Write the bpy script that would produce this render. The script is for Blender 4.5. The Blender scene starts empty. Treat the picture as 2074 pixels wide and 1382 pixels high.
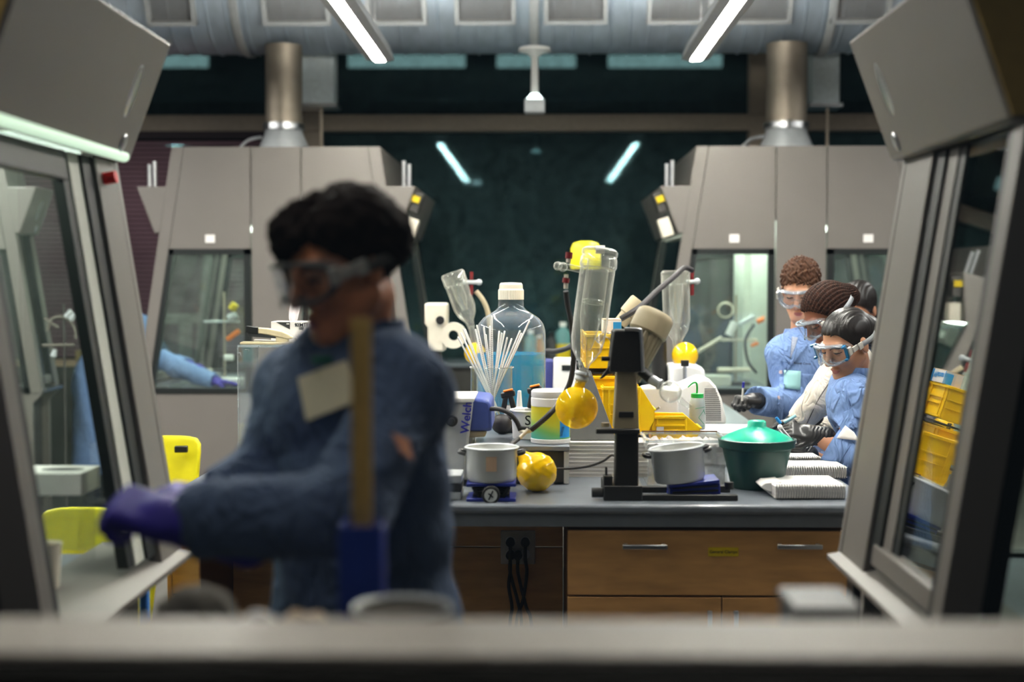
import bpy, math, random
import numpy as np
from mathutils import Vector, Matrix, Euler
random.seed(7)
SC = bpy.context.scene
COL = SC.collection
PI = math.pi
def V(*a): return Vector(a)

# ------------------------------------------------------------------ camera
CAM = V(0, 0, 1.56)
FPX = 2880.0
YAW, PITCH = math.radians(1.054), math.radians(2.406)
_F = V(-math.sin(YAW) * math.cos(PITCH), math.cos(YAW) * math.cos(PITCH), -math.sin(PITCH))
_R = V(math.cos(YAW), math.sin(YAW), 0)
_U = _R.cross(_F)
def at(px, py, Y):
    """the point of the room at depth Y that the photograph shows at pixel px, py"""
    r = _F * FPX + _R * (px - 1037) + _U * (691 - py)
    return CAM + r * (Y / r.y)
def onz(px, py, z):
    r = _F * FPX + _R * (px - 1037) + _U * (691 - py)
    return CAM + r * ((z - CAM.z) / r.z)

cd = bpy.data.cameras.new('camera')
cam = bpy.data.objects.new('camera', cd); COL.objects.link(cam)
cd.sensor_width = 36; cd.lens = FPX / 2074 * 36
cam.location = CAM
cam.rotation_euler = Matrix((_R, _U, -_F)).transposed().to_euler()
cd.dof.use_dof = True; cd.dof.focus_distance = 5.0; cd.dof.aperture_fstop = 1.7
cd.clip_start = 0.05; cd.clip_end = 200
SC.camera = cam

# ------------------------------------------------------------------ materials
def lin(c):
    f = lambda v: v / 12.92 if v <= .04045 else ((v + .055) / 1.055) ** 2.4
    return tuple(f(x / 255) for x in c)
MATS = {}
def mat(name, rgb, rough=.5, metal=0, var=.08, scale=30, bump=0, bscale=200, trans=0, emit=0, ior=1.45, coat=0, stretch=None, sss=0, spec=None, wrinkle=0):
    """procedural principled material: a noise moves the colour a little and may bump the surface"""
    m = bpy.data.materials.new(name); m.use_nodes = True
    nt = m.node_tree; b = nt.nodes['Principled BSDF']
    c = lin(rgb)
    tc = nt.nodes.new('ShaderNodeTexCoord')
    src = tc.outputs['Object']
    if stretch:
        mp = nt.nodes.new('ShaderNodeMapping'); mp.inputs['Scale'].default_value = stretch
        nt.links.new(src, mp.inputs['Vector']); src = mp.outputs['Vector']
    if var:
        n = nt.nodes.new('ShaderNodeTexNoise'); n.inputs['Scale'].default_value = scale; n.inputs['Detail'].default_value = 3
        nt.links.new(src, n.inputs['Vector'])
        r = nt.nodes.new('ShaderNodeValToRGB')
        r.color_ramp.elements[0].position = .3; r.color_ramp.elements[1].position = .7
        r.color_ramp.elements[0].color = tuple(max(0, x * (1 - var)) for x in c) + (1,)
        r.color_ramp.elements[1].color = tuple(min(1, x * (1 + var)) for x in c) + (1,)
        nt.links.new(n.outputs['Fac'], r.inputs['Fac'])
        nt.links.new(r.outputs['Color'], b.inputs['Base Color'])
    else:
        b.inputs['Base Color'].default_value = c + (1,)
    b.inputs['Roughness'].default_value = rough
    b.inputs['Metallic'].default_value = metal
    b.inputs['IOR'].default_value = ior
    if spec is not None: b.inputs['Specular IOR Level'].default_value = spec
    if coat: b.inputs['Coat Weight'].default_value = coat; b.inputs['Coat Roughness'].default_value = .08
    if trans: b.inputs['Transmission Weight'].default_value = trans
    if sss: b.inputs['Subsurface Weight'].default_value = sss; b.inputs['Subsurface Radius'].default_value = (.012, .004, .002)
    if emit:
        b.inputs['Emission Color'].default_value = c + (1,); b.inputs['Emission Strength'].default_value = emit
    if bump:
        n2 = nt.nodes.new('ShaderNodeTexNoise'); n2.inputs['Scale'].default_value = bscale
        nt.links.new(src, n2.inputs['Vector'])
        bp = nt.nodes.new('ShaderNodeBump'); bp.inputs['Strength'].default_value = bump; bp.inputs['Distance'].default_value = .002
        nt.links.new(n2.outputs['Fac'], bp.inputs['Height']); nt.links.new(bp.outputs['Normal'], b.inputs['Normal'])
    if wrinkle:
        n3 = nt.nodes.new('ShaderNodeTexNoise'); n3.inputs['Scale'].default_value = 13; n3.inputs['Detail'].default_value = 2; n3.inputs['Distortion'].default_value = 1.2
        mp3 = nt.nodes.new('ShaderNodeMapping'); mp3.inputs['Scale'].default_value = (1.6, 1.6, .8); mp3.inputs['Rotation'].default_value = (.3, .5, .2)
        nt.links.new(tc.outputs['Object'], mp3.inputs['Vector']); nt.links.new(mp3.outputs['Vector'], n3.inputs['Vector'])
        ab = nt.nodes.new('ShaderNodeMath'); ab.operation = 'SUBTRACT'; ab.inputs[1].default_value = .5
        a2 = nt.nodes.new('ShaderNodeMath'); a2.operation = 'ABSOLUTE'
        nt.links.new(n3.outputs['Fac'], ab.inputs[0]); nt.links.new(ab.outputs[0], a2.inputs[0])
        b3 = nt.nodes.new('ShaderNodeBump'); b3.inputs['Strength'].default_value = 1.0; b3.inputs['Distance'].default_value = wrinkle
        nt.links.new(a2.outputs[0], b3.inputs['Height'])
        if bump: nt.links.new(b3.outputs['Normal'], bp.inputs['Normal'])
        else: nt.links.new(b3.outputs['Normal'], b.inputs['Normal'])
    MATS[name] = m
    return m
def thin_glass(name, tint, ior=1.5, rough=0.0, haze=0.0, haze_rgb=(200, 205, 205), gain=1.0, edge=0.0, mirror=(1, 1, 1)):
    """a thin sheet: Fresnel mix of a clear tinted pass-through and a mirror reflection, with a pale diffuse haze"""
    m = bpy.data.materials.new(name); m.use_nodes = True
    nt = m.node_tree; nt.nodes.clear()
    o = nt.nodes.new('ShaderNodeOutputMaterial')
    t = nt.nodes.new('ShaderNodeBsdfTransparent'); t.inputs['Color'].default_value = tuple(tint) + (1,)
    g = nt.nodes.new('ShaderNodeBsdfGlossy'); g.inputs['Roughness'].default_value = rough; g.inputs['Color'].default_value = tuple(mirror) + (1,)
    f = nt.nodes.new('ShaderNodeFresnel'); ge = nt.nodes.new('ShaderNodeNewGeometry')
    io = nt.nodes.new('ShaderNodeMath'); io.operation = 'MULTIPLY_ADD'; io.inputs[1].default_value = 1 / ior - ior; io.inputs[2].default_value = ior
    nt.links.new(ge.outputs['Backfacing'], io.inputs[0]); nt.links.new(io.outputs[0], f.inputs['IOR'])   # a thin sheet mirrors alike from both sides
    mx = nt.nodes.new('ShaderNodeMixShader')
    if gain != 1:
        mm = nt.nodes.new('ShaderNodeMath'); mm.operation = 'MULTIPLY'; mm.use_clamp = True; mm.inputs[1].default_value = gain
        nt.links.new(f.outputs[0], mm.inputs[0]); nt.links.new(mm.outputs[0], mx.inputs[0])
    else:
        nt.links.new(f.outputs[0], mx.inputs[0])
    nt.links.new(t.outputs[0], mx.inputs[1]); nt.links.new(g.outputs[0], mx.inputs[2])
    last = mx.outputs[0]
    if haze:
        d = nt.nodes.new('ShaderNodeBsdfDiffuse'); d.inputs['Color'].default_value = lin(haze_rgb) + (1,)
        n = nt.nodes.new('ShaderNodeTexNoise'); n.inputs['Scale'].default_value = 14; n.inputs['Detail'].default_value = 5
        tc = nt.nodes.new('ShaderNodeTexCoord'); nt.links.new(tc.outputs['Object'], n.inputs['Vector'])
        mr = nt.nodes.new('ShaderNodeMapRange'); mr.inputs['From Min'].default_value = .3; mr.inputs['From Max'].default_value = .75
        mr.inputs['To Min'].default_value = haze * .5; mr.inputs['To Max'].default_value = haze * 1.5
        nt.links.new(n.outputs['Fac'], mr.inputs['Value'])
        m2 = nt.nodes.new('ShaderNodeMixShader')
        fac = mr.outputs[0]
        if edge:
            lw = nt.nodes.new('ShaderNodeLayerWeight'); lw.inputs['Blend'].default_value = .5  # whitens the rims: light caught in glass edges, put into the colour
            pw = nt.nodes.new('ShaderNodeMath'); pw.operation = 'POWER'; pw.inputs[1].default_value = 2.2
            ma = nt.nodes.new('ShaderNodeMath'); ma.operation = 'MULTIPLY_ADD'; ma.inputs[1].default_value = edge; ma.use_clamp = True
            nt.links.new(lw.outputs['Facing'], pw.inputs[0]); nt.links.new(pw.outputs[0], ma.inputs[0]); nt.links.new(fac, ma.inputs[2]); fac = ma.outputs[0]
        nt.links.new(fac, m2.inputs[0]); nt.links.new(last, m2.inputs[1]); nt.links.new(d.outputs[0], m2.inputs[2])
        last = m2.outputs[0]
    nt.links.new(last, o.inputs['Surface'])
    MATS[name] = m
    return m

# ------------------------------------------------------------------ objects
def tag(o, label=None, cat=None, group=None, kind=None):
    if label: o['label'] = label
    if cat: o['category'] = cat
    if group: o['group'] = group
    if kind: o['kind'] = kind
    return o
def thing(name, label, cat, loc=(0, 0, 0), group=None):
    o = bpy.data.objects.new(name, None); COL.objects.link(o)
    o.location = loc; o.empty_display_size = .05
    return tag(o, label, cat, group)
def dup(root, loc=None, rot=None, label=None, group=None):
    r = root.copy(); COL.objects.link(r)
    if loc is not None: r.location = loc
    if rot is not None: r.rotation_euler = rot
    if label: r['label'] = label
    if group: r['group'] = group
    for ch in list(root.children):
        c = ch.copy(); COL.objects.link(c); c.parent = r; c.matrix_parent_inverse = ch.matrix_parent_inverse.copy()
        for g in ch.children:
            d = g.copy(); COL.objects.link(d); d.parent = c; d.matrix_parent_inverse = g.matrix_parent_inverse.copy()
    return r
def adopt(o, parent):
    o.parent = parent
    m = parent.matrix_basis.copy()
    if parent.parent is not None: m = Matrix.Identity(4)
    o.matrix_parent_inverse = m.inverted()
def link_mesh(name, me, m, parent=None, angle=35):
    o = bpy.data.objects.new(name, me); COL.objects.link(o)
    if m is not None:
        for mm in (m if isinstance(m, (list, tuple)) else [m]): me.materials.append(mm)
    me.polygons.foreach_set('use_smooth', [True] * len(me.polygons))
    if angle is not None: me.set_sharp_from_angle(angle=math.radians(angle))
    if parent is not None: adopt(o, parent)
    return o
def T(x=0, y=0, z=0): return Matrix.Translation((x, y, z))
def RZ(a): return Matrix.Rotation(math.radians(a), 4, 'Z')
def RX(a): return Matrix.Rotation(math.radians(a), 4, 'X')
def RY(a): return Matrix.Rotation(math.radians(a), 4, 'Y')
def frame(axis, up=(0, 0, 1)):
    z = Vector(axis).normalized(); u = Vector(up)
    if abs(z.dot(u)) > .98: u = V(0, 1, 0)
    x = u.cross(z).normalized(); y = z.cross(x)
    return x, y, z

class MB:
    """collects shapes in one mesh; M is a matrix put on all that is added"""
    def __init__(s, M=None): s.v = []; s.f = []; s.mi = []; s.M = M or Matrix.Identity(4); s.cur = 0
    def add(s, vs, fs):
        n = len(s.v); s.v += [tuple(s.M @ Vector(p)) for p in vs]
        s.f += [tuple(i + n for i in f) for f in fs]; s.mi += [s.cur] * len(fs); return s
    def box(s, c, d, R=None):
        x, y, z = (k / 2 for k in d); R = R or Matrix.Identity(4); c = Vector(c)
        vs = [c + R @ V(a * x, b * y, e * z) for e in (-1, 1) for b in (-1, 1) for a in (-1, 1)]
        return s.add(vs, [(0, 2, 3, 1), (4, 5, 7, 6), (0, 1, 5, 4), (2, 6, 7, 3), (0, 4, 6, 2), (1, 3, 7, 5)])
    def span(s, lo, hi): return s.box([(a + b) / 2 for a, b in zip(lo, hi)], [b - a for a, b in zip(lo, hi)])
    def cone(s, p0, p1, r0, r1=None, n=20, caps=True):
        r1 = r0 if r1 is None else r1; p0 = Vector(p0); p1 = Vector(p1); x, y, z = frame(p1 - p0)
        vs = []
        for p, r in ((p0, r0), (p1, r1)):
            vs += [p + (x * math.cos(a) + y * math.sin(a)) * r for a in (2 * PI * i / n for i in range(n))]
        fs = [(i, (i + 1) % n, n + (i + 1) % n, n + i) for i in range(n)]
        if caps: fs += [tuple(reversed(range(n))), tuple(range(n, 2 * n))]
        return s.add(vs, fs)
    def lathe(s, prof, c=(0, 0, 0), n=32, axis=(0, 0, 1), closed=False):
        """prof: list of (radius, height) along axis"""
        x, y, z = frame(axis); c = Vector(c); vs = []
        for r, h in prof:
            r = max(r, 1e-5)
            vs += [c + z * h + (x * math.cos(a) + y * math.sin(a)) * r for a in (2 * PI * i / n for i in range(n))]
        k = len(prof)
        fs = [(j * n + i, j * n + (i + 1) % n, (j + 1) * n + (i + 1) % n, (j + 1) * n + i) for j in range(k - 1) for i in range(n)]
        if closed: fs += [((k - 1) * n + i, (k - 1) * n + (i + 1) % n, (i + 1) % n, i) for i in range(n)]
        return s.add(vs, fs)
    def ball(s, c, r, n=24, m=14, sq=(1, 1, 1), R=None):
        c = Vector(c); R = R or Matrix.Identity(4); vs = []
        for j in range(m + 1):
            t = PI * j / m
            for i in range(n):
                a = 2 * PI * i / n
                vs.append(c + R @ V(r * math.sin(t) * math.cos(a) * sq[0], r * math.sin(t) * math.sin(a) * sq[1], -r * math.cos(t) * sq[2]))
        return s.add(vs, [(j * n + i, j * n + (i + 1) % n, (j + 1) * n + (i + 1) % n, (j + 1) * n + i) for j in range(m) for i in range(n)])
    def tube(s, pts, r, n=10, smooth=4, caps=True, flat=None):
        """a tube through pts (Catmull-Rom); r a number or one per point"""
        P = [Vector(p) for p in pts]; rs = list(r) if isinstance(r, (list, tuple)) else [r] * len(P)
        if smooth > 1 and len(P) > 2:
            Q, q = [], []
            for i in range(len(P) - 1):
                a, b, c2, d = P[max(i - 1, 0)], P[i], P[i + 1], P[min(i + 2, len(P) - 1)]
                for k in range(smooth):
                    t = k / smooth
                    Q.append(.5 * ((2 * b) + (c2 - a) * t + (2 * a - 5 * b + 4 * c2 - d) * t * t + (3 * b - a - 3 * c2 + d) * t ** 3))
                    q.append(rs[i] + (rs[i + 1] - rs[i]) * t)
            P, rs = Q + [P[-1]], q + [rs[-1]]
        vs = []; px = None
        for i, p in enumerate(P):
            d = (P[min(i + 1, len(P) - 1)] - P[max(i - 1, 0)])
            x, y, z = frame(d)
            if px is not None:
                x = (px - z * px.dot(z)).normalized(); y = z.cross(x)
            px = x
            fy = 1 if flat is None else flat
            vs += [p + (x * math.cos(a) + y * math.sin(a) * fy) * rs[i] for a in (2 * PI * k / n for k in range(n))]
        k = len(P)
        fs = [(j * n + i, j * n + (i + 1) % n, (j + 1) * n + (i + 1) % n, (j + 1) * n + i) for j in range(k - 1) for i in range(n)]
        if caps: fs += [tuple(reversed(range(n))), tuple(range((k - 1) * n, k * n))]
        return s.add(vs, fs)
    def prism(s, poly, y0, y1, axis='y'):
        """poly: (x, z) outline pulled from y0 to y1 (axis y), or (x, y) outline pulled along z, or (y, z) along x"""
        k = len(poly)
        g = {'y': lambda p, t: (p[0], t, p[1]), 'z': lambda p, t: (p[0], p[1], t), 'x': lambda p, t: (t, p[0], p[1])}[axis]
        vs = [g(p, y0) for p in poly] + [g(p, y1) for p in poly]
        fs = [(i, (i + 1) % k, k + (i + 1) % k, k + i) for i in range(k)] + [tuple(reversed(range(k))), tuple(range(k, 2 * k))]
        return s.add(vs, fs)
    def quad(s, a, b, c, d, th=0):
        """a plate of four corners with thickness th along its normal"""
        a, b, c, d = (Vector(p) for p in (a, b, c, d)); n = (b - a).cross(d - a).normalized() * th
        if not th: return s.add([a, b, c, d], [(0, 1, 2, 3)])
        return s.add([a, b, c, d, a + n, b + n, c + n, d + n], [(3, 2, 1, 0), (4, 5, 6, 7), (0, 1, 5, 4), (1, 2, 6, 5), (2, 3, 7, 6), (3, 0, 4, 7)])
    def slot(s, m): s.cur = m; return s
    def build(s, name, m, parent=None, bevel=0, seg=2, angle=35, sub=0, solid=0):
        me = bpy.data.meshes.new(name); me.from_pydata(s.v, [], s.f)
        if any(s.mi): me.polygons.foreach_set('material_index', s.mi)
        me.update()
        import bmesh
        bm = bmesh.new(); bm.from_mesh(me); bmesh.ops.recalc_face_normals(bm, faces=bm.faces); bm.to_mesh(me); bm.free()
        o = link_mesh(name, me, m, parent, angle)
        if solid:
            q = o.modifiers.new('thick', 'SOLIDIFY'); q.thickness = solid; q.offset = 0
        if bevel:
            q = o.modifiers.new('bevel', 'BEVEL'); q.width = bevel; q.segments = seg; q.limit_method = 'ANGLE'; q.angle_limit = math.radians(40)
            q.harden_normals = False
        if sub:
            q = o.modifiers.new('sub', 'SUBSURF'); q.levels = sub; q.render_levels = sub
        return o

def text_obj(name, body, size, M, m, parent=None, bold=0.0, xs=1, ys=1, align='CENTER'):
    """flat lettering a hair thick; M puts its x to the right, its y up, its z outward"""
    cu = bpy.data.curves.new(name, 'FONT'); cu.body = body; cu.size = size; cu.align_x = align; cu.align_y = 'CENTER'
    cu.extrude = size * .01; cu.offset = bold * size; cu.resolution_u = 3
    t = bpy.data.objects.new(name, cu); COL.objects.link(t)
    bpy.context.view_layer.update()
    me = bpy.data.meshes.new_from_object(t.evaluated_get(bpy.context.evaluated_depsgraph_get()))
    bpy.data.objects.remove(t)
    me.transform(M @ Matrix.Diagonal((xs, ys, 1, 1)))
    me.materials.clear()
    return link_mesh(name, me, m, parent, None)
def basis(o, x, y):
    """matrix with origin o, x axis x, y axis about y"""
    x = Vector(x).normalized(); y = Vector(y); z = x.cross(y).normalized(); y = z.cross(x)
    return Matrix((x, y, z)).transposed().to_4x4() if False else Matrix(((x.x, y.x, z.x, o[0]), (x.y, y.y, z.y, o[1]), (x.z, y.z, z.z, o[2]), (0, 0, 0, 1)))

# ------------------------------------------------------------------ smooth-union fields, for bodies and cloth
class Field:
    def __init__(s, lo, hi, h):
        s.h = h; s.lo = np.array(lo, float)
        s.n = np.maximum(4, np.ceil((np.array(hi) - s.lo) / h).astype(int) + 1)
        s.a = np.full(tuple(s.n), 1.0, np.float32)
        s.ax = [s.lo[i] + h * np.arange(s.n[i]) for i in range(3)]
    def region(s, lo, hi):
        i0 = np.clip(np.floor((np.array(lo) - s.lo) / s.h).astype(int), 0, s.n - 1)
        i1 = np.clip(np.ceil((np.array(hi) - s.lo) / s.h).astype(int) + 1, 1, s.n)
        return i0, i1
    def put(s, fn, lo, hi, k=.01, M=None, op='u'):
        """fn(x, y, z) -> distance, in the frame M; lo, hi its box there"""
        M = M or Matrix.Identity(4)
        cs = [M @ V(a, b, c) for a in (lo[0], hi[0]) for b in (lo[1], hi[1]) for c in (lo[2], hi[2])]
        pad = k + 2.5 * s.h
        wl = [min(c[i] for c in cs) - pad for i in range(3)]; wh = [max(c[i] for c in cs) + pad for i in range(3)]
        i0, i1 = s.region(wl, wh)
        if (i1 <= i0).any(): return s
        X = s.ax[0][i0[0]:i1[0], None, None]; Y = s.ax[1][None, i0[1]:i1[1], None]; Z = s.ax[2][None, None, i0[2]:i1[2]]
        I = np.array(M.inverted())
        x = I[0, 0] * X + I[0, 1] * Y + I[0, 2] * Z + I[0, 3]
        y = I[1, 0] * X + I[1, 1] * Y + I[1, 2] * Z + I[1, 3]
        z = I[2, 0] * X + I[2, 1] * Y + I[2, 2] * Z + I[2, 3]
        d = fn(x, y, z).astype(np.float32)
        sl = tuple(slice(a, b) for a, b in zip(i0, i1)); A = s.a[sl]
        if op == 'u':
            h = np.maximum(k - np.abs(A - d), 0) / max(k, 1e-6); s.a[sl] = np.minimum(A, d) - h * h * k * .25
        else:
            d = -d; h = np.maximum(k - np.abs(A - d), 0) / max(k, 1e-6); s.a[sl] = np.maximum(A, d) + h * h * k * .25
        return s
    def ell(s, c, r, k=.01, M=None, R=None, op='u'):
        M = M or Matrix.Identity(4); L = M @ Matrix.Translation(c) @ (R or Matrix.Identity(4))
        r = [float(q) for q in r]; m = min(r)
        def fn(x, y, z):
            k0 = np.sqrt((x / r[0]) ** 2 + (y / r[1]) ** 2 + (z / r[2]) ** 2)
            k1 = np.sqrt((x / r[0] ** 2) ** 2 + (y / r[1] ** 2) ** 2 + (z / r[2] ** 2) ** 2) + 1e-9
            return np.where(k0 < .05, -m, k0 * (k0 - 1) / k1)
        return s.put(fn, [-q for q in r], r, k, L, op)
    def cap(s, a, b, ra, rb=None, k=.01, M=None, flat=None, up=(0, 0, 1), op='u'):
        """round cone from a to b; flat squeezes it across the up direction"""
        rb = ra if rb is None else rb; M = M or Matrix.Identity(4)
        a = Vector(a); b = Vector(b); x, y, z = frame(b - a, up); L = (b - a).length
        B = Matrix(((x.x, y.x, z.x, a.x), (x.y, y.y, z.y, a.y), (x.z, y.z, z.z, a.z), (0, 0, 0, 1)))
        fl = flat or 1.0
        def fn(px, py, pz):
            t = np.clip(pz / max(L, 1e-6), 0, 1)
            q = np.sqrt((px * fl) ** 2 + py ** 2 + (pz - t * L) ** 2)
            return (q - (ra + (rb - ra) * t)) / max(1, fl)
        r = max(ra, rb)
        return s.put(fn, (-r, -r, -r), (r, r, L + r), k, M @ B, op)
    def rbox(s, c, d, r=.01, k=.01, M=None, R=None, op='u'):
        M = M or Matrix.Identity(4); L = M @ Matrix.Translation(c) @ (R or Matrix.Identity(4))
        hx, hy, hz = (q / 2 - r for q in d)
        def fn(x, y, z):
            qx, qy, qz = np.abs(x) - hx, np.abs(y) - hy, np.abs(z) - hz
            return np.sqrt(np.maximum(qx, 0) ** 2 + np.maximum(qy, 0) ** 2 + np.maximum(qz, 0) ** 2) + np.minimum(np.maximum(np.maximum(qx, qy), qz), 0) - r
        return s.put(fn, [-q / 2 for q in d], [q / 2 for q in d], k, L, op)
    def warp(s, fn, amp):
        """adds a small displacement near the surface: fn(x, y, z) in about -1..1"""
        near = np.abs(s.a) < amp * 2 + 2 * s.h
        i, j, k = np.nonzero(near)
        s.a[i, j, k] += (amp * fn(s.ax[0][i], s.ax[1][j], s.ax[2][k])).astype(np.float32)
        return s
    def mesh(s):
        A = s.a; neg = A < 0; n = s.n
        cnt = np.zeros(tuple(n - 1), np.int8)
        for a in (0, 1):
            for b in (0, 1):
                for c in (0, 1): cnt += neg[a:n[0] - 1 + a, b:n[1] - 1 + b, c:n[2] - 1 + c]
        ci = np.argwhere((cnt > 0) & (cnt < 8))
        idx = np.full(tuple(n - 1), -1, np.int64); idx[ci[:, 0], ci[:, 1], ci[:, 2]] = np.arange(len(ci))
        P = np.zeros((len(ci), 3)); W = np.zeros(len(ci))
        cor = [(a, b, c) for a in (0, 1) for b in (0, 1) for c in (0, 1)]
        for p in cor:
            for ax in range(3):
                if p[ax]: continue
                q = list(p); q[ax] = 1
                va = A[ci[:, 0] + p[0], ci[:, 1] + p[1], ci[:, 2] + p[2]]; vb = A[ci[:, 0] + q[0], ci[:, 1] + q[1], ci[:, 2] + q[2]]
                m = (va < 0) != (vb < 0)
                t = np.where(m, va / np.where(va - vb == 0, 1, va - vb), 0)
                pt = np.tile(np.array(p, float), (len(ci), 1)); pt[:, ax] += t
                P += pt * m[:, None]; W += m
        P = s.lo + s.h * (ci + P / np.maximum(W, 1)[:, None])
        F = []
        for ax in range(3):
            u, v = (ax + 1) % 3, (ax + 2) % 3
            sl0 = [slice(None)] * 3; sl1 = [slice(None)] * 3; sl0[ax] = slice(0, n[ax] - 1); sl1[ax] = slice(1, n[ax])
            e0, e1 = neg[tuple(sl0)], neg[tuple(sl1)]
            E = np.argwhere(e0 != e1)
            ok = (E[:, u] > 0) & (E[:, u] < n[u] - 1) & (E[:, v] > 0) & (E[:, v] < n[v] - 1); E = E[ok]
            if not len(E): continue
            inside = e0[E[:, 0], E[:, 1], E[:, 2]]
            q = []
            for du, dv in ((-1, -1), (0, -1), (0, 0), (-1, 0)):
                G = E.copy(); G[:, u] += du; G[:, v] += dv; q.append(idx[G[:, 0], G[:, 1], G[:, 2]])
            q = np.stack(q, 1); q[~inside] = q[~inside][:, ::-1]
            F.append(q)
        F = np.concatenate(F) if F else np.zeros((0, 4), int)
        F = F[(F >= 0).all(1)]
        return P, F
    def build(s, name, m, parent=None, relax=1, paint=None):
        """paint(points) -> material index for each face centre"""
        P, F = s.mesh()
        if relax:
            for _ in range(relax):
                S = np.zeros_like(P); C = np.zeros(len(P))
                for i in range(4):
                    for j in (1, 3):
                        np.add.at(S, F[:, i], P[F[:, (i + j) % 4]]); np.add.at(C, F[:, i], 1)
                P = .5 * P + .5 * S / np.maximum(C, 1)[:, None]
        me = bpy.data.meshes.new(name)
        me.vertices.add(len(P)); me.vertices.foreach_set('co', P.ravel())
        me.loops.add(F.size); me.loops.foreach_set('vertex_index', F.ravel().astype(np.int32))
        me.polygons.add(len(F)); me.polygons.foreach_set('loop_start', np.arange(0, F.size, 4, dtype=np.int32))
        me.update(calc_edges=True); me.validate()
        if paint is not None:
            cen = np.zeros(len(me.polygons) * 3); me.polygons.foreach_get('center', cen)
            me.polygons.foreach_set('material_index', paint(cen.reshape(-1, 3)).astype(np.int32))
        return link_mesh(name, me, m, parent, None)
# ------------------------------------------------------------------ material library
M_ = MATS
mat('floor_vinyl', (92, 88, 84), .35, scale=3, var=.12)
mat('ceiling_paint', (120, 122, 124), .9)
mat('wall_paint', (96, 92, 88), .8)
mat('corridor_black', (4, 4, 4), .9, spec=.05)
mat('sill_grey', (152, 142, 132), .55, var=.05)
mat('mullion', (152, 138, 122), .5)
mat('night', (6, 9, 11), .9)
mat('hood_grey', (113, 108, 103), .45, var=.03, scale=4)
mat('hood_inside', (196, 198, 188), .5, var=.03)
mat('hood_dark', (60, 58, 55), .5)
mat('hood_ochre', (150, 124, 66), .6)
mat('gasket', (14, 20, 20), .5)
mat('black_plastic', (22, 22, 23), .4)
mat('charcoal', (44, 45, 47), .5)
mat('epoxy_grey', (112, 118, 126), .32, var=.1, scale=14, coat=.2)
mat('epoxy_edge', (120, 124, 130), .4, var=.06)
mat('steel', (190, 192, 194), .28, 1, var=.06)
mat('duct_steel', (184, 198, 212), .42, .55, var=.12, scale=6, stretch=(2, 1, 1))
mat('pipe_steel', (176, 164, 148), .5, .7, var=.12, scale=8)
mat('galvanised', (186, 190, 192), .5, .3, var=.06)
mat('damper_pale', (226, 238, 242), .5)
mat('lamp_dim', (238, 255, 240), .5, var=0, emit=6.0)
mat('grille', (150, 146, 142), .55)
mat('white_plastic', (232, 230, 226), .4, var=.02)
mat('cream_plastic', (222, 214, 196), .45, var=.03)
mat('beige_plastic', (172, 158, 128), .5, var=.04)
mat('paper', (240, 236, 232), .8, var=.03)
mat('maple', (196, 146, 90), .45, var=.16, scale=7, stretch=(1, 1, 5))
mat('maple_dark', (104, 72, 40), .5, var=.16, scale=7, stretch=(1, 1, 5))
mat('wood_edge', (88, 54, 24), .6)
mat('label_yellow', (206, 178, 12), .6)
mat('bin_yellow', (255, 204, 0), .38, var=.04, sss=.0)
mat('chair_yellow', (226, 214, 24), .4, var=.04)
mat('ink', (24, 26, 30), .7)
mat('ink_blue', (36, 40, 150), .6)
mat('ink_sky', (34, 142, 214), .6)
mat('red', (226, 20, 12), .4)
mat('dark_red', (112, 20, 24), .45)
mat('rubber', (34, 30, 32), .55)
mat('lamp', (255, 250, 240), .5, var=0, emit=44)
mat('uplight_glow', (255, 250, 240), .5, var=0, emit=36)
mat('lamp_housing', (190, 190, 190), .4)
mat('lamp_green', (238, 255, 240), .5, var=0, emit=11.0)
mat('glow_soft', (222, 250, 222), .5, var=0, emit=.19)
mat('plum', (112, 84, 94), .8, var=.12, scale=2)
mat('cloth_grey', (104, 98, 90), .9)
mat('plum_line', (40, 28, 34), .8)
thin_glass('sash_glass', (.92, .96, .94), 1.5, gain=2.2)
thin_glass('hood_glass', (.91, .955, .93), 1.45, haze=.035)
thin_glass('night_glass', (.45, .6, .6), 1.5, rough=.03, gain=.8, haze=.14, haze_rgb=(112, 146, 150), mirror=(.30, .52, .58))  # pale haze put in to lift the dark panes, as lit dust
thin_glass('front_glass', (.97, .985, .98), 1.35)
thin_glass('acrylic', (.985, .99, .99), 1.4, haze=.045)
thin_glass('acrylic_edge', (.90, .95, .96), 1.5, haze=.30)
thin_glass('goggle_lens', (.90, .93, .97), 1.5, haze=.03)
thin_glass('lab_glass', (.96, .975, .96), 1.5, rough=.05, haze=.10, haze_rgb=(235, 234, 226), gain=1.5, edge=.75)
mat('liquid_clear', (235, 240, 240), .02, trans=1, ior=1.33, var=0)

def struct(name, mb, m, **k):
    o = mb.build(name, m, **k); o['kind'] = 'structure'; return o

# ------------------------------------------------------------------ the room
XL, XR, YF, YB, ZC = -6.2, 6.2, 1.30, 11.35, 4.7
struct('floor', MB().span((XL, -1.2, -.1), (XR, YB, 0)), M_['floor_vinyl'])
struct('ceiling', MB().span((XL, -1.2, ZC), (XR, YB, ZC + .1)), M_['ceiling_paint'])
struct('wall_left', MB().span((XL - .1, -1.2, 0), (XL, YB, ZC)), M_['wall_paint'])
struct('wall_right', MB().span((XR, -1.2, 0), (XR + .1, YB, ZC)), M_['wall_paint'])
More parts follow.
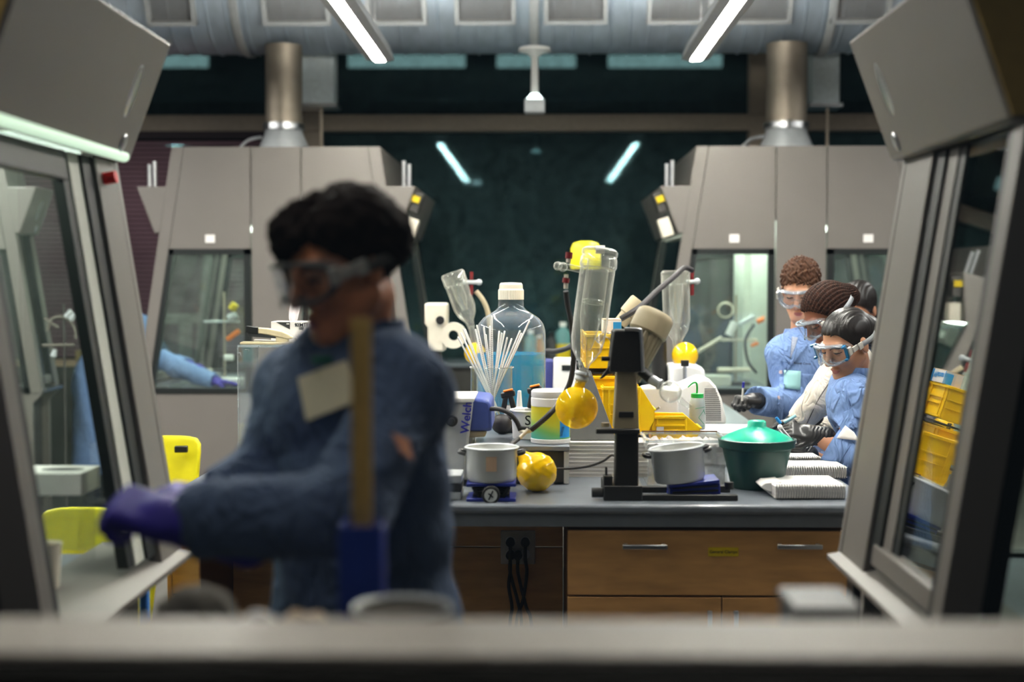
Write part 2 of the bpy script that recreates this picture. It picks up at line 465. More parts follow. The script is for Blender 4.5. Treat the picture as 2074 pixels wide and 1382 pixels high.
# the corridor side: a wall with a long observation window, its sill a deep ledge
fw = MB().span((XL, YF, 0), (XR, YF + .1, 1.192)).span((XL, YF, 2.75), (XR, YF + .1, ZC)).span((XL, YF, 1.192), (-1.7, YF + .1, 2.75)).span((1.7, YF, 1.192), (XR, YF + .1, 2.75))
struct('wall_front', fw, M_['corridor_black'])
struct('trim_1', MB().span((-1.7, 1.352, 1.1925), (1.7, 1.505, 1.2)), M_['sill_grey'], bevel=.002)
struct('window_1', MB().span((-1.69, 1.372, 1.185), (1.69, 1.378, 2.76)), M_['front_glass'])
# the night window at the far end
bw = MB().span((XL, YB, 0), (XR, YB + .1, .5)).span((XL, YB, 4.3), (XR, YB + .1, ZC))
struct('wall_back', bw, M_['wall_paint'])
fr = MB().span((XL, YB - .14, 2.74), (XR, YB, 2.87))
for x in (-5.2, -1.78, 1.72, 5.2): fr.span((x - .07, YB - .13, .5), (x + .07, YB, 4.3))
struct('trim_2', fr, M_['mullion'], bevel=.008)
n = 2
for x0, x1 in ((XL, -5.27), (-5.13, -1.85), (-1.71, 1.65), (1.79, 5.13), (5.27, XR)):
    for z0, z1 in ((.5, 2.74), (2.87, 4.3)):
        struct('window_%d' % n, MB().span((x0, YB + .02, z0), (x1, YB + .028, z1)), M_['night_glass']); n += 1
# beyond it, a dark building with a lit strip of windows
struct('exterior_facade', MB().span((-30, 34, -1), (30, 34.4, 20)), M_['night'])
mat('lit_strip', (205, 206, 206), .5, var=0, emit=.34)
for a, b in ((705, 942), (1006, 1166), (1232, 1462), (560, 672), (300, 420)):
    p, q = at(a, 136, 33.9), at(b, 111, 33.9)
    struct('exterior_window', MB().span((p.x, 33.86, p.z), (q.x, 34, q.z)), M_['lit_strip'])

# dark slatted blind drawn over the window behind the hood
bl = thing('venetian_blind', 'dark plum slatted blind drawn down over the far window behind the pipe', 'blind', (-3.5, YB - .16, 0))
b = MB()
for i in range(46):
    z = .98 + i * .037
    b.box((-3.5, YB - .17, z), (3.1, .035, .003), RX(58))
b.build('slat', M_['plum'], bl)
MB().span((-5.05, YB - .2, 2.68), (-1.95, YB - .145, 2.735)).build('head_rail', M_['plum_line'], bl)

# ------------------------------------------------------------------ overhead
DY, DZ, DR = 10.05, 3.69, .53
du = thing('air_duct', 'large round spiral air duct of galvanised steel crossing above the hoods', 'duct', (0, DY, DZ))
prof = []
body = MB()
hx = -6.0
while hx < 6.0:
    prof += [(DR, hx), (DR, hx + .112), (DR + .009, hx + .118), (DR + .009, hx + .124)]; hx += .13
body.lathe([(r, h) for r, h in prof], (0, DY, DZ), 64, (1, 0, 0)).build('spiral_tube', M_['duct_steel'], du, angle=25)
bands = (-2.04, -.02, 1.98)
for x in bands:
    MB().lathe([(DR + .012, x - .04), (DR + .022, x - .018), (DR + .022, x + .018), (DR + .012, x + .022)], (0, DY, DZ), 64, (1, 0, 0)).build('joint_band', M_['galvanised'], du)
    MB().cone((x, DY, DZ + DR), (x, DY, ZC), .008).build('hanger_rod', M_['steel'], du)
gp = [(300, 392), (535, 665), (745, 860), (925, 1040), (1106, 1226), (1315, 1440), (1480, 1600), (1690, 1800)]
for a, b_ in gp:
    xa, xb = at(a, 20, DY - .45).x, at(b_, 20, DY - .45).x
    w = xb - xa; xc = (xa + xb) / 2
    ang = -28; R = RX(ang)                                   # tilted down on the tube's flank
    def gpt(x, t, o): 
        th = math.radians(-ang) ; c = V(xc, DY - DR * math.cos(th), DZ - DR * math.sin(th))
        nn = V(0, -math.cos(th), -math.sin(th)); tt = V(0, -math.sin(th), math.cos(th))
        return c + V(x, 0, 0) + nn * o + tt * t
    Rg = Matrix((V(1, 0, 0), V(0, math.cos(math.radians(28)), math.sin(math.radians(28))), V(0, -math.sin(math.radians(28)), math.cos(math.radians(28))))).transposed().to_4x4()
    fr = MB(); h = .30
    for sx in (-1, 1): fr.box(gpt(sx * w / 2, 0, .012), (.03, .05, h + .03), Rg)
    for sz in (-1, 1): fr.box(gpt(0, sz * h / 2, .012), (w + .03, .05, .03), Rg)
    f = fr.build('grille_frame', M_['galvanised'], du)
    g = MB()
    for i in range(13): g.box(gpt(0, -h / 2 + .02 + i * (h - .04) / 12, .008), (w - .02, .02, .006), Rg @ RX(-35))
    g.box(gpt(0, 0, -.02), (w - .02, .004, h - .02), Rg)
    g.build('grille', M_['grille'], f)

def luminaire(xc, label):
    t = thing('pendant_light', label, 'light', (xc, 6.2, 2.9), 'linear lamps hung over the bench')
    y0, y1, z = 3.55, 8.75, 2.9
    h = MB().prism([(xc - .055, z + .10), (xc - .085, z + .012), (xc - .036, z), (xc - .036, z + .012), (xc + .036, z + .012), (xc + .036, z), (xc + .085, z + .012), (xc + .055, z + .10)], y0, y1)
    h.build('housing', M_['lamp_housing'], t, angle=20)
    MB().span((xc - .027, y0 + .01, z + .001), (xc + .027, y1 - .01, z + .009)).build('diffuser', M_['lamp'], t)
    MB().span((xc - .045, y0 + .02, z + .101), (xc + .045, y1 - .02, z + .106)).build('added_uplight', M_['uplight_glow'], t)  # glowing top face added to brighten the duct and ceiling
    for y in (y0 + .3, 6.1, y1 - .3): MB().cone((xc, y, z + .1), (xc, y, ZC), .0025, n=6).build('hanging_wire', M_['steel'], t)
    return t
luminaire(-.965, 'long lit linear lamp hung over the bench side with the tall stick')
luminaire(.955, 'long lit linear lamp hung over the bench side where the students stand')

pf = thing('pendant_socket', 'small white pendant fitting on a rod in the middle below the duct', 'fitting', at(1083, 110, 9.4))
p = [at(1083, y, 9.4) for y in (100, 112, 190, 205, 222)]
MB().lathe([(.0, .012), (.10, .01), (.11, -.01), (.05, -.03), (.025, -.05)], p[0], 24).build('canopy', M_['white_plastic'], pf)
MB().cone(p[0], p[2], .022, .026).build('rod', M_['white_plastic'], pf)
mat('lamp_small', (230, 255, 250), .5, var=0, emit=2.2)
MB().lathe([(.026, 0), (.05, -.03), (.04, -.05), (.0, -.052)], p[2], 20).build('lit_bulb', M_['lamp_small'], pf)
MB().box(p[3] + V(0, 0, -.035), (.135, .11, .09)).build('socket_box', M_['galvanised'], pf, bevel=.01)
for sx in (-1, 1): MB().tube([p[2] + V(0, 0, .02), p[3] + V(sx * .06, 0, .01)], .006, n=6).build('bracket', M_['steel'], pf)

# ------------------------------------------------------------------ fume hoods
def hood(name, label, xc, y0, y1, near_caps=False, lamp=True, cat='fume hood', glass='hood_glass', jw=.27, open_far=0):
    """two-sided hood seen from its end: y0 is the end turned to the camera"""
    t = thing(name, label, cat, (xc, (y0 + y1) / 2, 0), 'two-sided fume hoods')
    G = M_['hood_grey']
    Z0, ZT = .87, 2.41
    U = lambda z: .66 + (2.41 - z) / (2.41 - .87) * .24         # outer half width at height z
    zw0, zw1 = .845, 1.765                                      # end window
    th = .035
    for ye in (y0, y1 - th):
        e = MB(T(xc, 0, 0))
        g = .0035
        e.prism([(-.16 + g, 0), (.16 - g, 0), (.16 - g, ZT), (-.16 + g, ZT)], ye, ye + th)
        for s in (-1, 1):
            if open_far == s and ye > y0: continue
            P = lambda pts: [(s * a, z) for a, z in pts]
            ju = lambda z: U(z) - .075                                # inner edge of the jamb
            e.prism(P([(.16 + g, zw1), (ju(zw1) - g, zw1), (ju(ZT) - g, ZT), (.16 + g, ZT)]), ye, ye + th)
            e.prism(P([(ju(ZT), ZT), (U(ZT), ZT), (U(zw0), zw0), (ju(zw0), zw0)]), ye, ye + th)
            e.prism(P([(.16 + g, 0), (.84, 0), (.84, .78), (U(zw0), zw0 - g), (.16 + g, zw0 - g)]), ye, ye + th)
        ep = e.build('end_panel', G, t, bevel=.002, seg=1)
        for s in (-1, 1):
            if open_far == s and ye > y0:
                MB(T(xc, 0, 0)).prism([(s * .17, .875), (s * (U(.875) - .04), .875), (s * (U(1.94) - .04), 1.94), (s * .17, 1.94)], ye + .014, ye + .018).build('end_glass', M_[glass], t); continue
            q = MB(T(xc, 0, 0)); P = lambda pts: [(s * a, z) for a, z in pts]
            wu = lambda z: U(z) - .078
            a0, a1, w = .205, .165, .035
            yb0, yb1 = ye - .006, ye + th + .006
            q.prism(P([(a1, zw1), (wu(zw1), zw1), (wu(zw1), zw1 - w), (a1, zw1 - w)]), yb0, yb1)
            q.prism(P([(a1, zw0 + w), (wu(zw0 + w), zw0 + w), (wu(zw0), zw0), (a1, zw0)]), yb0, yb1)
            q.prism(P([(a1, zw0), (a0, zw0), (a0, zw1), (a1, zw1)]), yb0, yb1)
            q.prism(P([(wu(zw0), zw0), (wu(zw0) - .032, zw0), (wu(zw1) - .032, zw1), (wu(zw1), zw1)]), yb0, yb1)
            gk = q.build('window_gasket', M_['gasket'], t)
            MB(T(xc, 0, 0)).prism(P([(a0, zw0 + w), (wu(zw0 + w) - .03, zw0 + w), (wu(zw1) - .03, zw1 - w), (a0, zw1 - w)]), ye + .014, ye + .018).build('end_glass', M_[glass], gk)
            MB(T(xc, 0, 0)).box((s * .42, ye - .002, 1.83), (.06, .004, .05)).build('small_label', M_['paper'], ep)
    # long sides
    for s in (-1, 1):
        P = lambda pts: [(s * a, z) for a, z in pts]
        MB(T(xc, 0, 0)).prism(P([(U(ZT), ZT), (U(2.14), 2.14), (U(2.14) - .02, 2.14), (U(ZT) - .02, ZT)]), y0 + th, y1 - th).build('upper_side', G, t)
        fa = [(U(2.14) - .01, 2.16), (.885, 2.16), (.775, 1.862), (.735, 1.862)]
        f = MB(T(xc, 0, 0)).prism(P(fa), y0 - .002, y1 + .002).build('fascia', G, t, bevel=.008)
        dn = V(s * .298, 0, -.11).normalized()
        for yy in (y1 - .16,) if near_caps else (y0 + .2,):
            # oval recessed pull and a latch on the sloped front
            c = V(xc + s * .832, yy, 2.02); Rr = Matrix.Rotation(s * math.radians(-20), 4, 'Y')
            MB().ball(c, .03, 20, 10, (.18, 1.0, 2.3), Rr.inverted()).build('pull', M_['steel'], f)
            MB().ball(V(xc + s * .79, yy + .05, 1.90), .016, 16, 8, (.5, 1, 1.6), Rr.inverted()).build('latch', M_['steel'], f)
        # jambs at either end of the sash, and the sash itself
        wide = near_caps
        jl = jw if wide else .07
        def side_bar(ya, yb, o0, o1, nm, m, z1=1.87, z0=.87, **kw):
            return MB(T(xc, 0, 0)).prism(P([(U(z1) - o0, z1), (U(z0) - o0, z0), (U(z0) - o1, z0), (U(z1) - o1, z1)]), ya, yb).build(nm, m, t, **kw)
        side_bar(y0 + th + .001, y0 + .07, .001, .06, 'jamb', G, bevel=.004)
        side_bar(y1 - jl, y1 - th - .001, .001, .035, 'jamb', G, bevel=.004)
        if open_far == s: side_bar(y1 - th, y1, .001, .10, 'jamb', G, bevel=.004)
        side_bar(y0 + .07, y0 + .10, .004, .045, 'sash_track', M_['gasket'], 1.86, .9)
        if wide:
            side_bar(y1 - jl - .07, y1 - jl, .012, .05, 'sash_track', M_['gasket'], 1.86, .9)
            side_bar(y1 - jl - .145, y1 - jl - .07, .020, .05, 'sash_guide', M_['hood_inside'] if lamp else G, 1.86, .9)
            side_bar(y1 - jl - .19, y1 - jl - .145, .024, .05, 'sash_track', M_['gasket'], 1.86, .9)
        else: side_bar(y1 - jl - .03, y1 - jl, .004, .045, 'sash_track', M_['gasket'], 1.86, .9)
        so = .028
        if wide and lamp:                                        # this sash is pushed up: only its lower edge shows
            side_bar(y0 + .10, y1 - jl - .19, .012, .045, 'raised_sash_edge', M_['hood_dark'], 1.858, 1.79, bevel=.003)
        else:
            sg = side_bar(y0 + .10, y1 - jl - (.19 if wide else .03), so, so + .005, 'sash_glass', M_['sash_glass'], 1.86, .93)
            MB(T(xc, 0, 0)).prism(P([(U(.93) - .010, .95), (U(.90) - .010, .90), (U(.90) - .04, .90), (U(.93) - .04, .95)]), y0 + .10, y1 - jl - .03).build('sash_rail', M_['hood_grey'], sg, bevel=.004)
        MB(T(xc, 0, 0)).prism(P([(U(.87) + .03, .872), (U(.87) + .03, .86), (.70, .86), (.70, .895), (.80, .895)]), y0 + .02, y1 - .02).build('airfoil', M_['steel'] if not near_caps else M_['hood_grey'], t)
        MB(T(xc, 0, 0)).prism(P([(.80, 0.08), (.80, .84), (.17, .84), (.17, .08)]), y0 + .05, y1 - .05).build('base_cabinet', M_['hood_dark'], t)
    MB(T(xc, 0, 0)).prism([(-.88, .84), (.88, .84), (.88, .868), (-.88, .868)], y0 + .036, y1 - .036).build('worktop', M_['epoxy_grey'], t)
    MB(T(xc, 0, 0)).prism([(-.15, .87), (.15, .87), (.15, 2.36), (-.15, 2.36)], y0 + .04, y1 - .04).build('baffle', M_['hood_inside'], t)
    MB(T(xc, 0, 0)).prism([(-.655, 2.37), (.655, 2.37), (.655, 2.40), (-.655, 2.40)], y0 + .036, y1 - .036).build('roof', G, t)
    MB(T(xc, 0, 0)).prism([(-.70, 1.95), (.70, 1.95), (.70, 1.965), (-.70, 1.965)], y0 + .036, y1 - .036).build('inner_ceiling', M_['hood_inside'], t)
    if lamp:
        for s in (-1, 1): MB(T(xc, 0, 0)).span((s * .42 - .04, y0 + .12, 1.925), (s * .42 + .04, y1 - .12, 1.948)).build('inner_lamp', M_['lamp_dim' if near_caps else 'lamp_green'], t)
    return t
HL, HR = -1.66, 1.655
hl = hood('fume_hood', 'grey fume hood behind the front person\'s head, with a glove in its window', HL, 9.0, 10.75)
hr = hood('fume_hood', 'grey fume hood behind the curly haired student, steel flue above', HR, 9.0, 10.75)
h2 = hood('fume_hood', 'pale fume hood in the next row, seen only through near hood glass', -4.07, 9.0, 9.34)
nl = hood('fume_hood', 'close blurred fume hood with red button on its jamb', -1.81, 2.60, 3.60, True, jw=.19, open_far=1)
nr = hood('fume_hood', 'close blurred fume hood whose sash mirrors yellow bins', 1.66, 2.70, 3.60, True, lamp=False)
# extras on them
MB().cone((-1.81 + .772, 2.62, 1.872), (-1.81 + .772, 3.56, 1.872), .014, n=14).build('sash_glow', M_['glow_soft'], nl)  # glowing bar stands in for light caught on the raised sash edge
c = V(-1.81 + .752, 3.46, 1.81); MB().cone(c, c + V(.03, 0, .005), .015, n=20).build('red_button', M_['red'], nl)
for o, xc, s in ((hl, HL, -1), (hl, HL, 1), (hr, HR, -1)):
    for dx in (.80, .835):
        MB().cone((xc + s * dx, 9.12, 2.15), (xc + s * dx, 9.12, 2.33 - (dx - .8) * .6), .014, n=12).build('sash_rod', M_['steel'], o)
for o, xc, s in ((hl, HL, 1), (hr, HR, -1)):
    MB().box((xc + s * .885, 9.1, 2.06), (.06, .14, .13), RY(s * 20)).build('control_box', M_['hood_dark'], o, bevel=.006)
    MB().box((xc + s * .885, 9.02, 2.08), (.05, .012, .04), RY(s * 20)).build('warning_sticker', M_['label_yellow'], o)
    MB().box((xc + s * .85, 9.06, 1.90), (.075, .10, .12), RY(s * 18)).build('lamp_cover', M_['cream_plastic'], o, bevel=.006)
for xc, y in ((-1.81, 2.595), (1.66, 2.695)):
    s = 1 if xc < 0 else -1
    MB().prism([(xc + s * .66, 2.15), (xc + s * .87, 2.15), (xc + s * .772, 1.87), (xc + s * .72, 1.87)], y - .006, y + .002).build('fascia_cap', M_['hood_ochre'], nl if xc < 0 else nr)

q0, q1, q2, q3 = (at(a, b_, 10.66) for a, b_ in ((418, 506), (434, 506), (408, 800), (388, 800)))
MB().quad(q3, q2, q1, q0, th=.02).build('rear_post', M_['hood_inside'], hl)
a, b_ = at(322, 656, 10.66), at(404, 636, 10.66); MB().span((a.x, 10.64, a.z), (b_.x, 10.68, b_.z)).build('rear_bar', M_['hood_inside'], hl)
a, b_ = at(364, 800, 10.6), at(388, 656, 10.6); MB().span((a.x, 10.60, .87), (b_.x, 10.63, b_.z)).build('rear_post', M_['hood_inside'], hl)
a, b_ = at(1500, 800, 10.2), at(1552, 500, 10.2); MB().span((a.x, 10.1, .87), (b_.x, 10.6, 1.94)).build('inner_liner', M_['hood_inside'], hr, bevel=.004)
# flues, dampers and the conduit beside them
for px0, px1, who in ((538, 612, 'fume hood behind the front person'), (1552, 1634, 'fume hood behind the curly haired student')):
    a, b_ = at(px0, 200, 9.85), at(px1, 200, 9.85); xc = (a.x + b_.x) / 2; r = (b_.x - a.x) / 2
    t = thing('flue_pipe', 'steel flue pipe rising from the ' + who, 'pipe', (xc, 9.85, 2.41), 'flue pipes on the hoods')
    m = MB().lathe([(r, 2.60 - 2.41), (r, .775)], (xc, 9.85, 2.41), 32)
    m.build('pipe', M_['pipe_steel'], t)
    MB().lathe([(r + .05, .002), (r + .05, .06), (r + .012, .15), (r, .19)], (xc, 9.85, 2.41), 32).build('flared_collar', M_['galvanised'], t)
    MB().lathe([(r + .004, .19), (r + .016, .195), (r + .016, .235), (r + .004, .24)], (xc, 9.85, 2.41), 32).build('clamp_ring', M_['steel'], t)
    s = MB().tube([V(xc - r - .17, 9.8, 2.415), V(xc - r - .17, 9.8, 2.47), V(xc - r - .11, 9.8, 2.53), V(xc - r - .02, 9.8, 2.55)], .012).build('conduit', M_['steel'], t)
for px0, px1, lab in ((614, 680, 'tall pale metal damper box hanging beside the flue with the plain pipe and blind'), (1640, 1696, 'pale metal damper box hanging beside the flue over the students')):
    a, b_ = at(px0, 216, 10.4), at(px1, 100, 10.4)
    t = thing('damper_box', lab, 'box', ((a.x + b_.x) / 2, 10.4, a.z))
    MB().span((a.x, 10.3, a.z), (b_.x, 10.5, b_.z - .02)).build('case', M_['damper_pale'], t, bevel=.01)
    MB().span((a.x - .02, 10.28, a.z - .015), (b_.x + .02, 10.52, a.z + .012)).build('bottom_flange', M_['steel'], t)
    MB().cone(((a.x + b_.x) / 2 + .02, 10.35, a.z), ((a.x + b_.x) / 2 + .02, 10.35, 2.41), .012, n=10).build('drain_pipe', M_['pipe_steel'], t)
# ------------------------------------------------------------------ the island bench
BT = .912                                   # bench top height
BX0, BX1, BY0, BY1 = -1.13, .992, 4.10, 8.25
t = thing('bench_worktop', 'long grey resin worktop of the central island bench', 'worktop', (0, 6, BT))
MB().span((BX0, BY0, BT - .027), (BX1, BY1, BT)).build('top_slab', M_['epoxy_grey'], t, bevel=.009, seg=3)
MB().span((BX0 + .03, BY0 + .02, BT - .067), (BX1 - .03, BY0 + .06, BT - .027)).span((BX0 + .03, BY1 - .06, BT - .067), (BX1 - .03, BY1 - .02, BT - .027)).span((BX0 + .03, BY0 + .06, BT - .067), (BX0 + .07, BY1 - .06, BT - .027)).span((BX1 - .07, BY0 + .06, BT - .067), (BX1 - .03, BY1 - .06, BT - .027)).build('apron', M_['epoxy_edge'], t)

cx0, cx1, fy = .085, .970, BY0 + .03
t = thing('base_cabinet', 'maple base cabinet with one wide drawer over two doors, yellow label', 'cabinet', ((cx0 + cx1) / 2, 4.5, 0))
MB().span((cx0, fy + .02, .06), (cx1, fy + .55, .845)).build('carcass', M_['wood_edge'], t)
d = MB().span((cx0 + .002, fy, .642), (cx1 - .002, fy + .02, .832)).build('drawer', M_['maple'], t, bevel=.002)
for px in (1305, 1617):
    c = at(px, 1105, fy)
    h = MB().box(c + V(0, -.026, 0), (.13, .012, .013))
    for s in (-1, 1): h.box(c + V(s * .055, -.012, 0), (.012, .028, .011))
    h.build('handle', M_['steel'], d, bevel=.002)
c = at(1465, 1118, fy)
lb = MB().box(c + V(0, -.0015, 0), (.088, .002, .026)).build('label_strip', M_['label_yellow'], d)
text_obj('lettering', 'General Clamps', .0125, basis(c + V(0, -.003, 0), (1, 0, 0), (0, 0, 1)), M_['ink'], d, bold=.01)
mx = at(1462, 1240, fy).x
for a, b_, hp in ((cx0 + .002, mx - .002, 1436), (mx + .002, cx1 - .002, 1489)):
    dr = MB().span((a, fy, .065), (b_, fy + .02, .636)).build('door', M_['maple'], t, bevel=.002)
    c = at(hp, 1268, fy)
    MB().box(c + V(0, -.024, 0), (.012, .012, .10)).box(c + V(0, -.012, .04), (.01, .026, .01)).box(c + V(0, -.012, -.04), (.01, .026, .01)).build('handle', M_['steel'], dr, bevel=.002)
c = at(1562, 1275, fy); MB().box(c + V(0, -.0015, 0), (.08, .002, .024)).build('label_strip', M_['label_yellow'], dr)
t = thing('base_cabinet', 'maple cabinet end seen beneath the blurred man\'s arm', 'cabinet', (-1.05, 5, 0))
MB().span((BX0 + .04, fy + .02, .06), (-.995, 8.1, .845)).build('carcass', M_['wood_edge'], t)
for z0, z1 in ((.642, .842), (.065, .636)): MB().span((BX0 + .055, fy, z0), (-.995, fy + .02, z1)).build('end_panel', M_['maple'], t, bevel=.002)
MB().span((BX0 + .04, fy, .065), (BX0 + .052, fy + .02, .842)).build('edge_strip', M_['maple'], t)
t = thing('knee_space_panel', 'shadowed maple back panel of the knee space, seamed across', 'panel', (-.45, 4.6, 0))
for z0, z1 in ((.70, .845), (.0, .696)): MB().span((-.993, 4.58, z0), (.08, 4.60, z1)).build('board', M_['maple'], t, bevel=.002)
mat('outlet_plate', (196, 188, 176), .5)
p = at(1049, 1109, 4.578)
t = thing('wall_outlet', 'four-socket outlet plate with black plugs under the bench', 'outlet', p)
MB().box(p, (.112, .008, .110)).build('cover_plate', M_['outlet_plate'], t, bevel=.003)
for sx in (-1, 1):
    for sz in (-1, 1): MB().cone(p + V(sx * .024, -.004, sz * .021), p + V(sx * .024, -.007, sz * .021), .016, n=20).build('socket', M_['white_plastic'], t)
for i, (sx, sz, ex) in enumerate(((-1, -1, 1033), (-1, 1, 1056), (1, 1, 1046), (0, -1, 1076))):
    c = p + V(sx * .024, -.02, sz * .021)
    k = thing('power_cord', ['black power cord plugged in the lower socket', 'black power cord from the upper socket nearest the dark cabinet gap', 'black power cord from the upper socket by the maple drawer', 'black power cord that swings out toward the maple doors'][i], 'cord', c)
    MB().cone(c + V(0, .013, 0), c + V(0, -.014, 0), .013, .015, n=16).build('plug', M_['rubber'], k)
    e = at(ex, 1262, 4.52)
    MB().tube([c + V(0, -.01, -.008), c + V(0, -.018, -.05), c + V(.005 * (i - 1), -.01, -.10), (c + V(.012, -.01, -.12)) * .5 + e * .5, e, e + V((ex - 1050) * .0004, 0, -.2), V(e.x + (ex - 1050) * .0008, 4.5, .02)], .0055, 8).build('cable', M_['rubber'], k)

# grey instrument case that carries the carboy, beaker, tub and wipes
CZ = 1.037
p0, p1 = at(962, 905, 4.50), at(1150, 905, 4.50)
t = thing('instrument_case', 'low grey instrument case under the blue carboy and wipes canister', 'case', (p0.x + .17, 4.9, BT))
MB().span((p0.x, 4.515, BT + .004), (p1.x, 5.60, CZ - .016)).build('body', M_['charcoal'], t, bevel=.004)
MB().span((p0.x - .006, 4.50, CZ - .016), (p1.x + .006, 5.61, CZ)).build('lid_plate', M_['epoxy_grey'], t, bevel=.003)
MB().span((p1.x - .012, 4.503, BT + .004), (p1.x + .004, 4.515, CZ - .018)).build('corner_trim', M_['galvanised'], t)

# ---- carboy
mat('carboy_plastic', (226, 232, 238), .10, trans=.0, var=0)
thin_glass('carboy_wall', (.90, .93, .95), 1.45, rough=.06, haze=.06, haze_rgb=(215, 218, 222), edge=.25)
m = mat('blue_liquid', (0, 142, 192), .12, var=.05, scale=5)
nt = m.node_tree; b = nt.nodes['Principled BSDF']; b.inputs['Emission Strength'].default_value = 0
b.inputs['Subsurface Weight'].default_value = 0
c = at(1035, 851, 5.36); c.z = CZ
S = 2880 / 5.36
R = 70 / S
hz = lambda py: (851 - py) / S
t = thing('carboy', 'clear plastic carboy half full of blue liquid, ribbed white cap', 'carboy', c)
pr = [(R * .9, .002), (R * .985, .012), (R, .03), (R, hz(680)), (R * .985, hz(668)), (R * .93, hz(655)), (R * .80, hz(644)), (R * .62, hz(636)), (R * .45, hz(629)), (R * .37, hz(622)), (R * .36, hz(610)), (R * .36, hz(606))]
MB().lathe(pr, c, 56).build('body', M_['carboy_wall'], t, angle=60)
MB().lathe([(0, .006), (R * .965, .008), (R * .975, .03), (R * .975, hz(716)), (0, hz(716))], c, 56).build('liquid', M_['blue_liquid'], t, angle=30)
cap = MB(); N = 72
prof = [(.365, 607), (.365, 588), (.34, 585), (.335, 577), (.30, 573), (0, 572)]
vs = []
for r, py in prof:
    for i in range(N):
        rr = R * r * (1.02 if (i % 2 and py > 586) else 1)
        vs.append(c + V(math.cos(2 * PI * i / N) * rr, math.sin(2 * PI * i / N) * rr, hz(py)))
cap.add(vs, [(j * N + i, j * N + (i + 1) % N, (j + 1) * N + (i + 1) % N, (j + 1) * N + i) for j in range(len(prof) - 1) for i in range(N)])
cap.build('cap', M_['cream_plastic'], t, angle=20)

# ---- beaker of thermometers
thin_glass('beaker_glass', (.93, .96, .96), 1.5, haze=.03)
c = at(996, 868, 5.02); c.z = CZ
S = 2880 / 5.02; R = 43 / S; H = 126 / S
t = thing('beaker', 'tall glass beaker crammed with white thermometers', 'beaker', c)
MB().lathe([(R * .9, .003), (R * .98, .014), (R, .03), (R, H - .008), (R * 1.04, H), (R * 1.0, H + .001), (R * .975, H - .008), (R * .97, .014), (0, .008)], c, 40).build('glass', M_['beaker_glass'], t, angle=60)
MB().lathe([(R * 1.035, H - .002), (R * 1.05, H), (R * 1.035, H + .002), (R * 1.02, H)], c, 40, closed=True).build('rim', M_['lab_glass'], t)
mat('therm_white', (238, 236, 232), .35, var=.02)
def thermometer(label):
    th = thing('thermometer', label, 'thermometer', (0, 0, 0), 'thermometers in the beaker')
    L = .335
    MB().cone((0, 0, .03), (0, 0, L), .0034, n=10).ball((0, 0, L), .0034, 10, 6).build('stem', M_['therm_white'], th)
    MB().cone((0, 0, .004), (0, 0, .03), .0026, n=8).build('bulb', M_['steel'], th)
    mk = MB()
    for i in range(34): mk.box((0, -.0034, .06 + i * .0068), (.004 if i % 5 else .0055, .0008, .0012))
    mk.build('scale', M_['ink'], th)
    return th
tips = [(928, 684, 0), (934, 675, 0), (939, 668, 1), (942, 668, 0), (963, 668, 0), (966, 660, 1), (980, 664, 0), (984, 679, 1), (992, 662, 0), (996, 641, 1), (1011, 672, 0), (1016, 676, 0), (1022, 672, 1), (1027, 685, 0), (1036, 687, 0), (1053, 671, 1), (1056, 676, 0), (1072, 651, 1)]
first = None
random.seed(3)
for i, (px, py, k) in enumerate(tips):
    yy = 5.02 + random.uniform(-.035, .035)
    tip = at(px, py, yy)
    f = (px - 996) / 70
    foot = V(c.x - max(-1, min(1, f)) * R * .62 + random.uniform(-.008, .008), 5.02 + random.uniform(-.03, .03), CZ + .012)
    d = tip - foot; L = d.length; ax = d.normalized()
    th = first or None
    lab = 'thin white thermometer leaning in the glass beaker'
    if first is None: first = th = thermometer(lab)
    else: th = dup(first)
    th.location = tip - ax * .335
    q = ax.to_track_quat('Z', 'Y'); th.rotation_euler = q.to_euler()
th = thing('rubber_bulb', 'black rubber bulb lying between the beaker and the white tub', 'bulb', at(1018, 866, 4.86))
cc = at(1016, 850, 4.86); cc.z = CZ + .034
MB().ball(cc, .034, 24, 14, (1.05, 1, 1)).build('bulb', M_['rubber'], th)
MB().cone(cc + V(.02, 0, .02), cc + V(.055, 0, .032), .011, .009, n=14).build('nozzle', M_['rubber'], th)

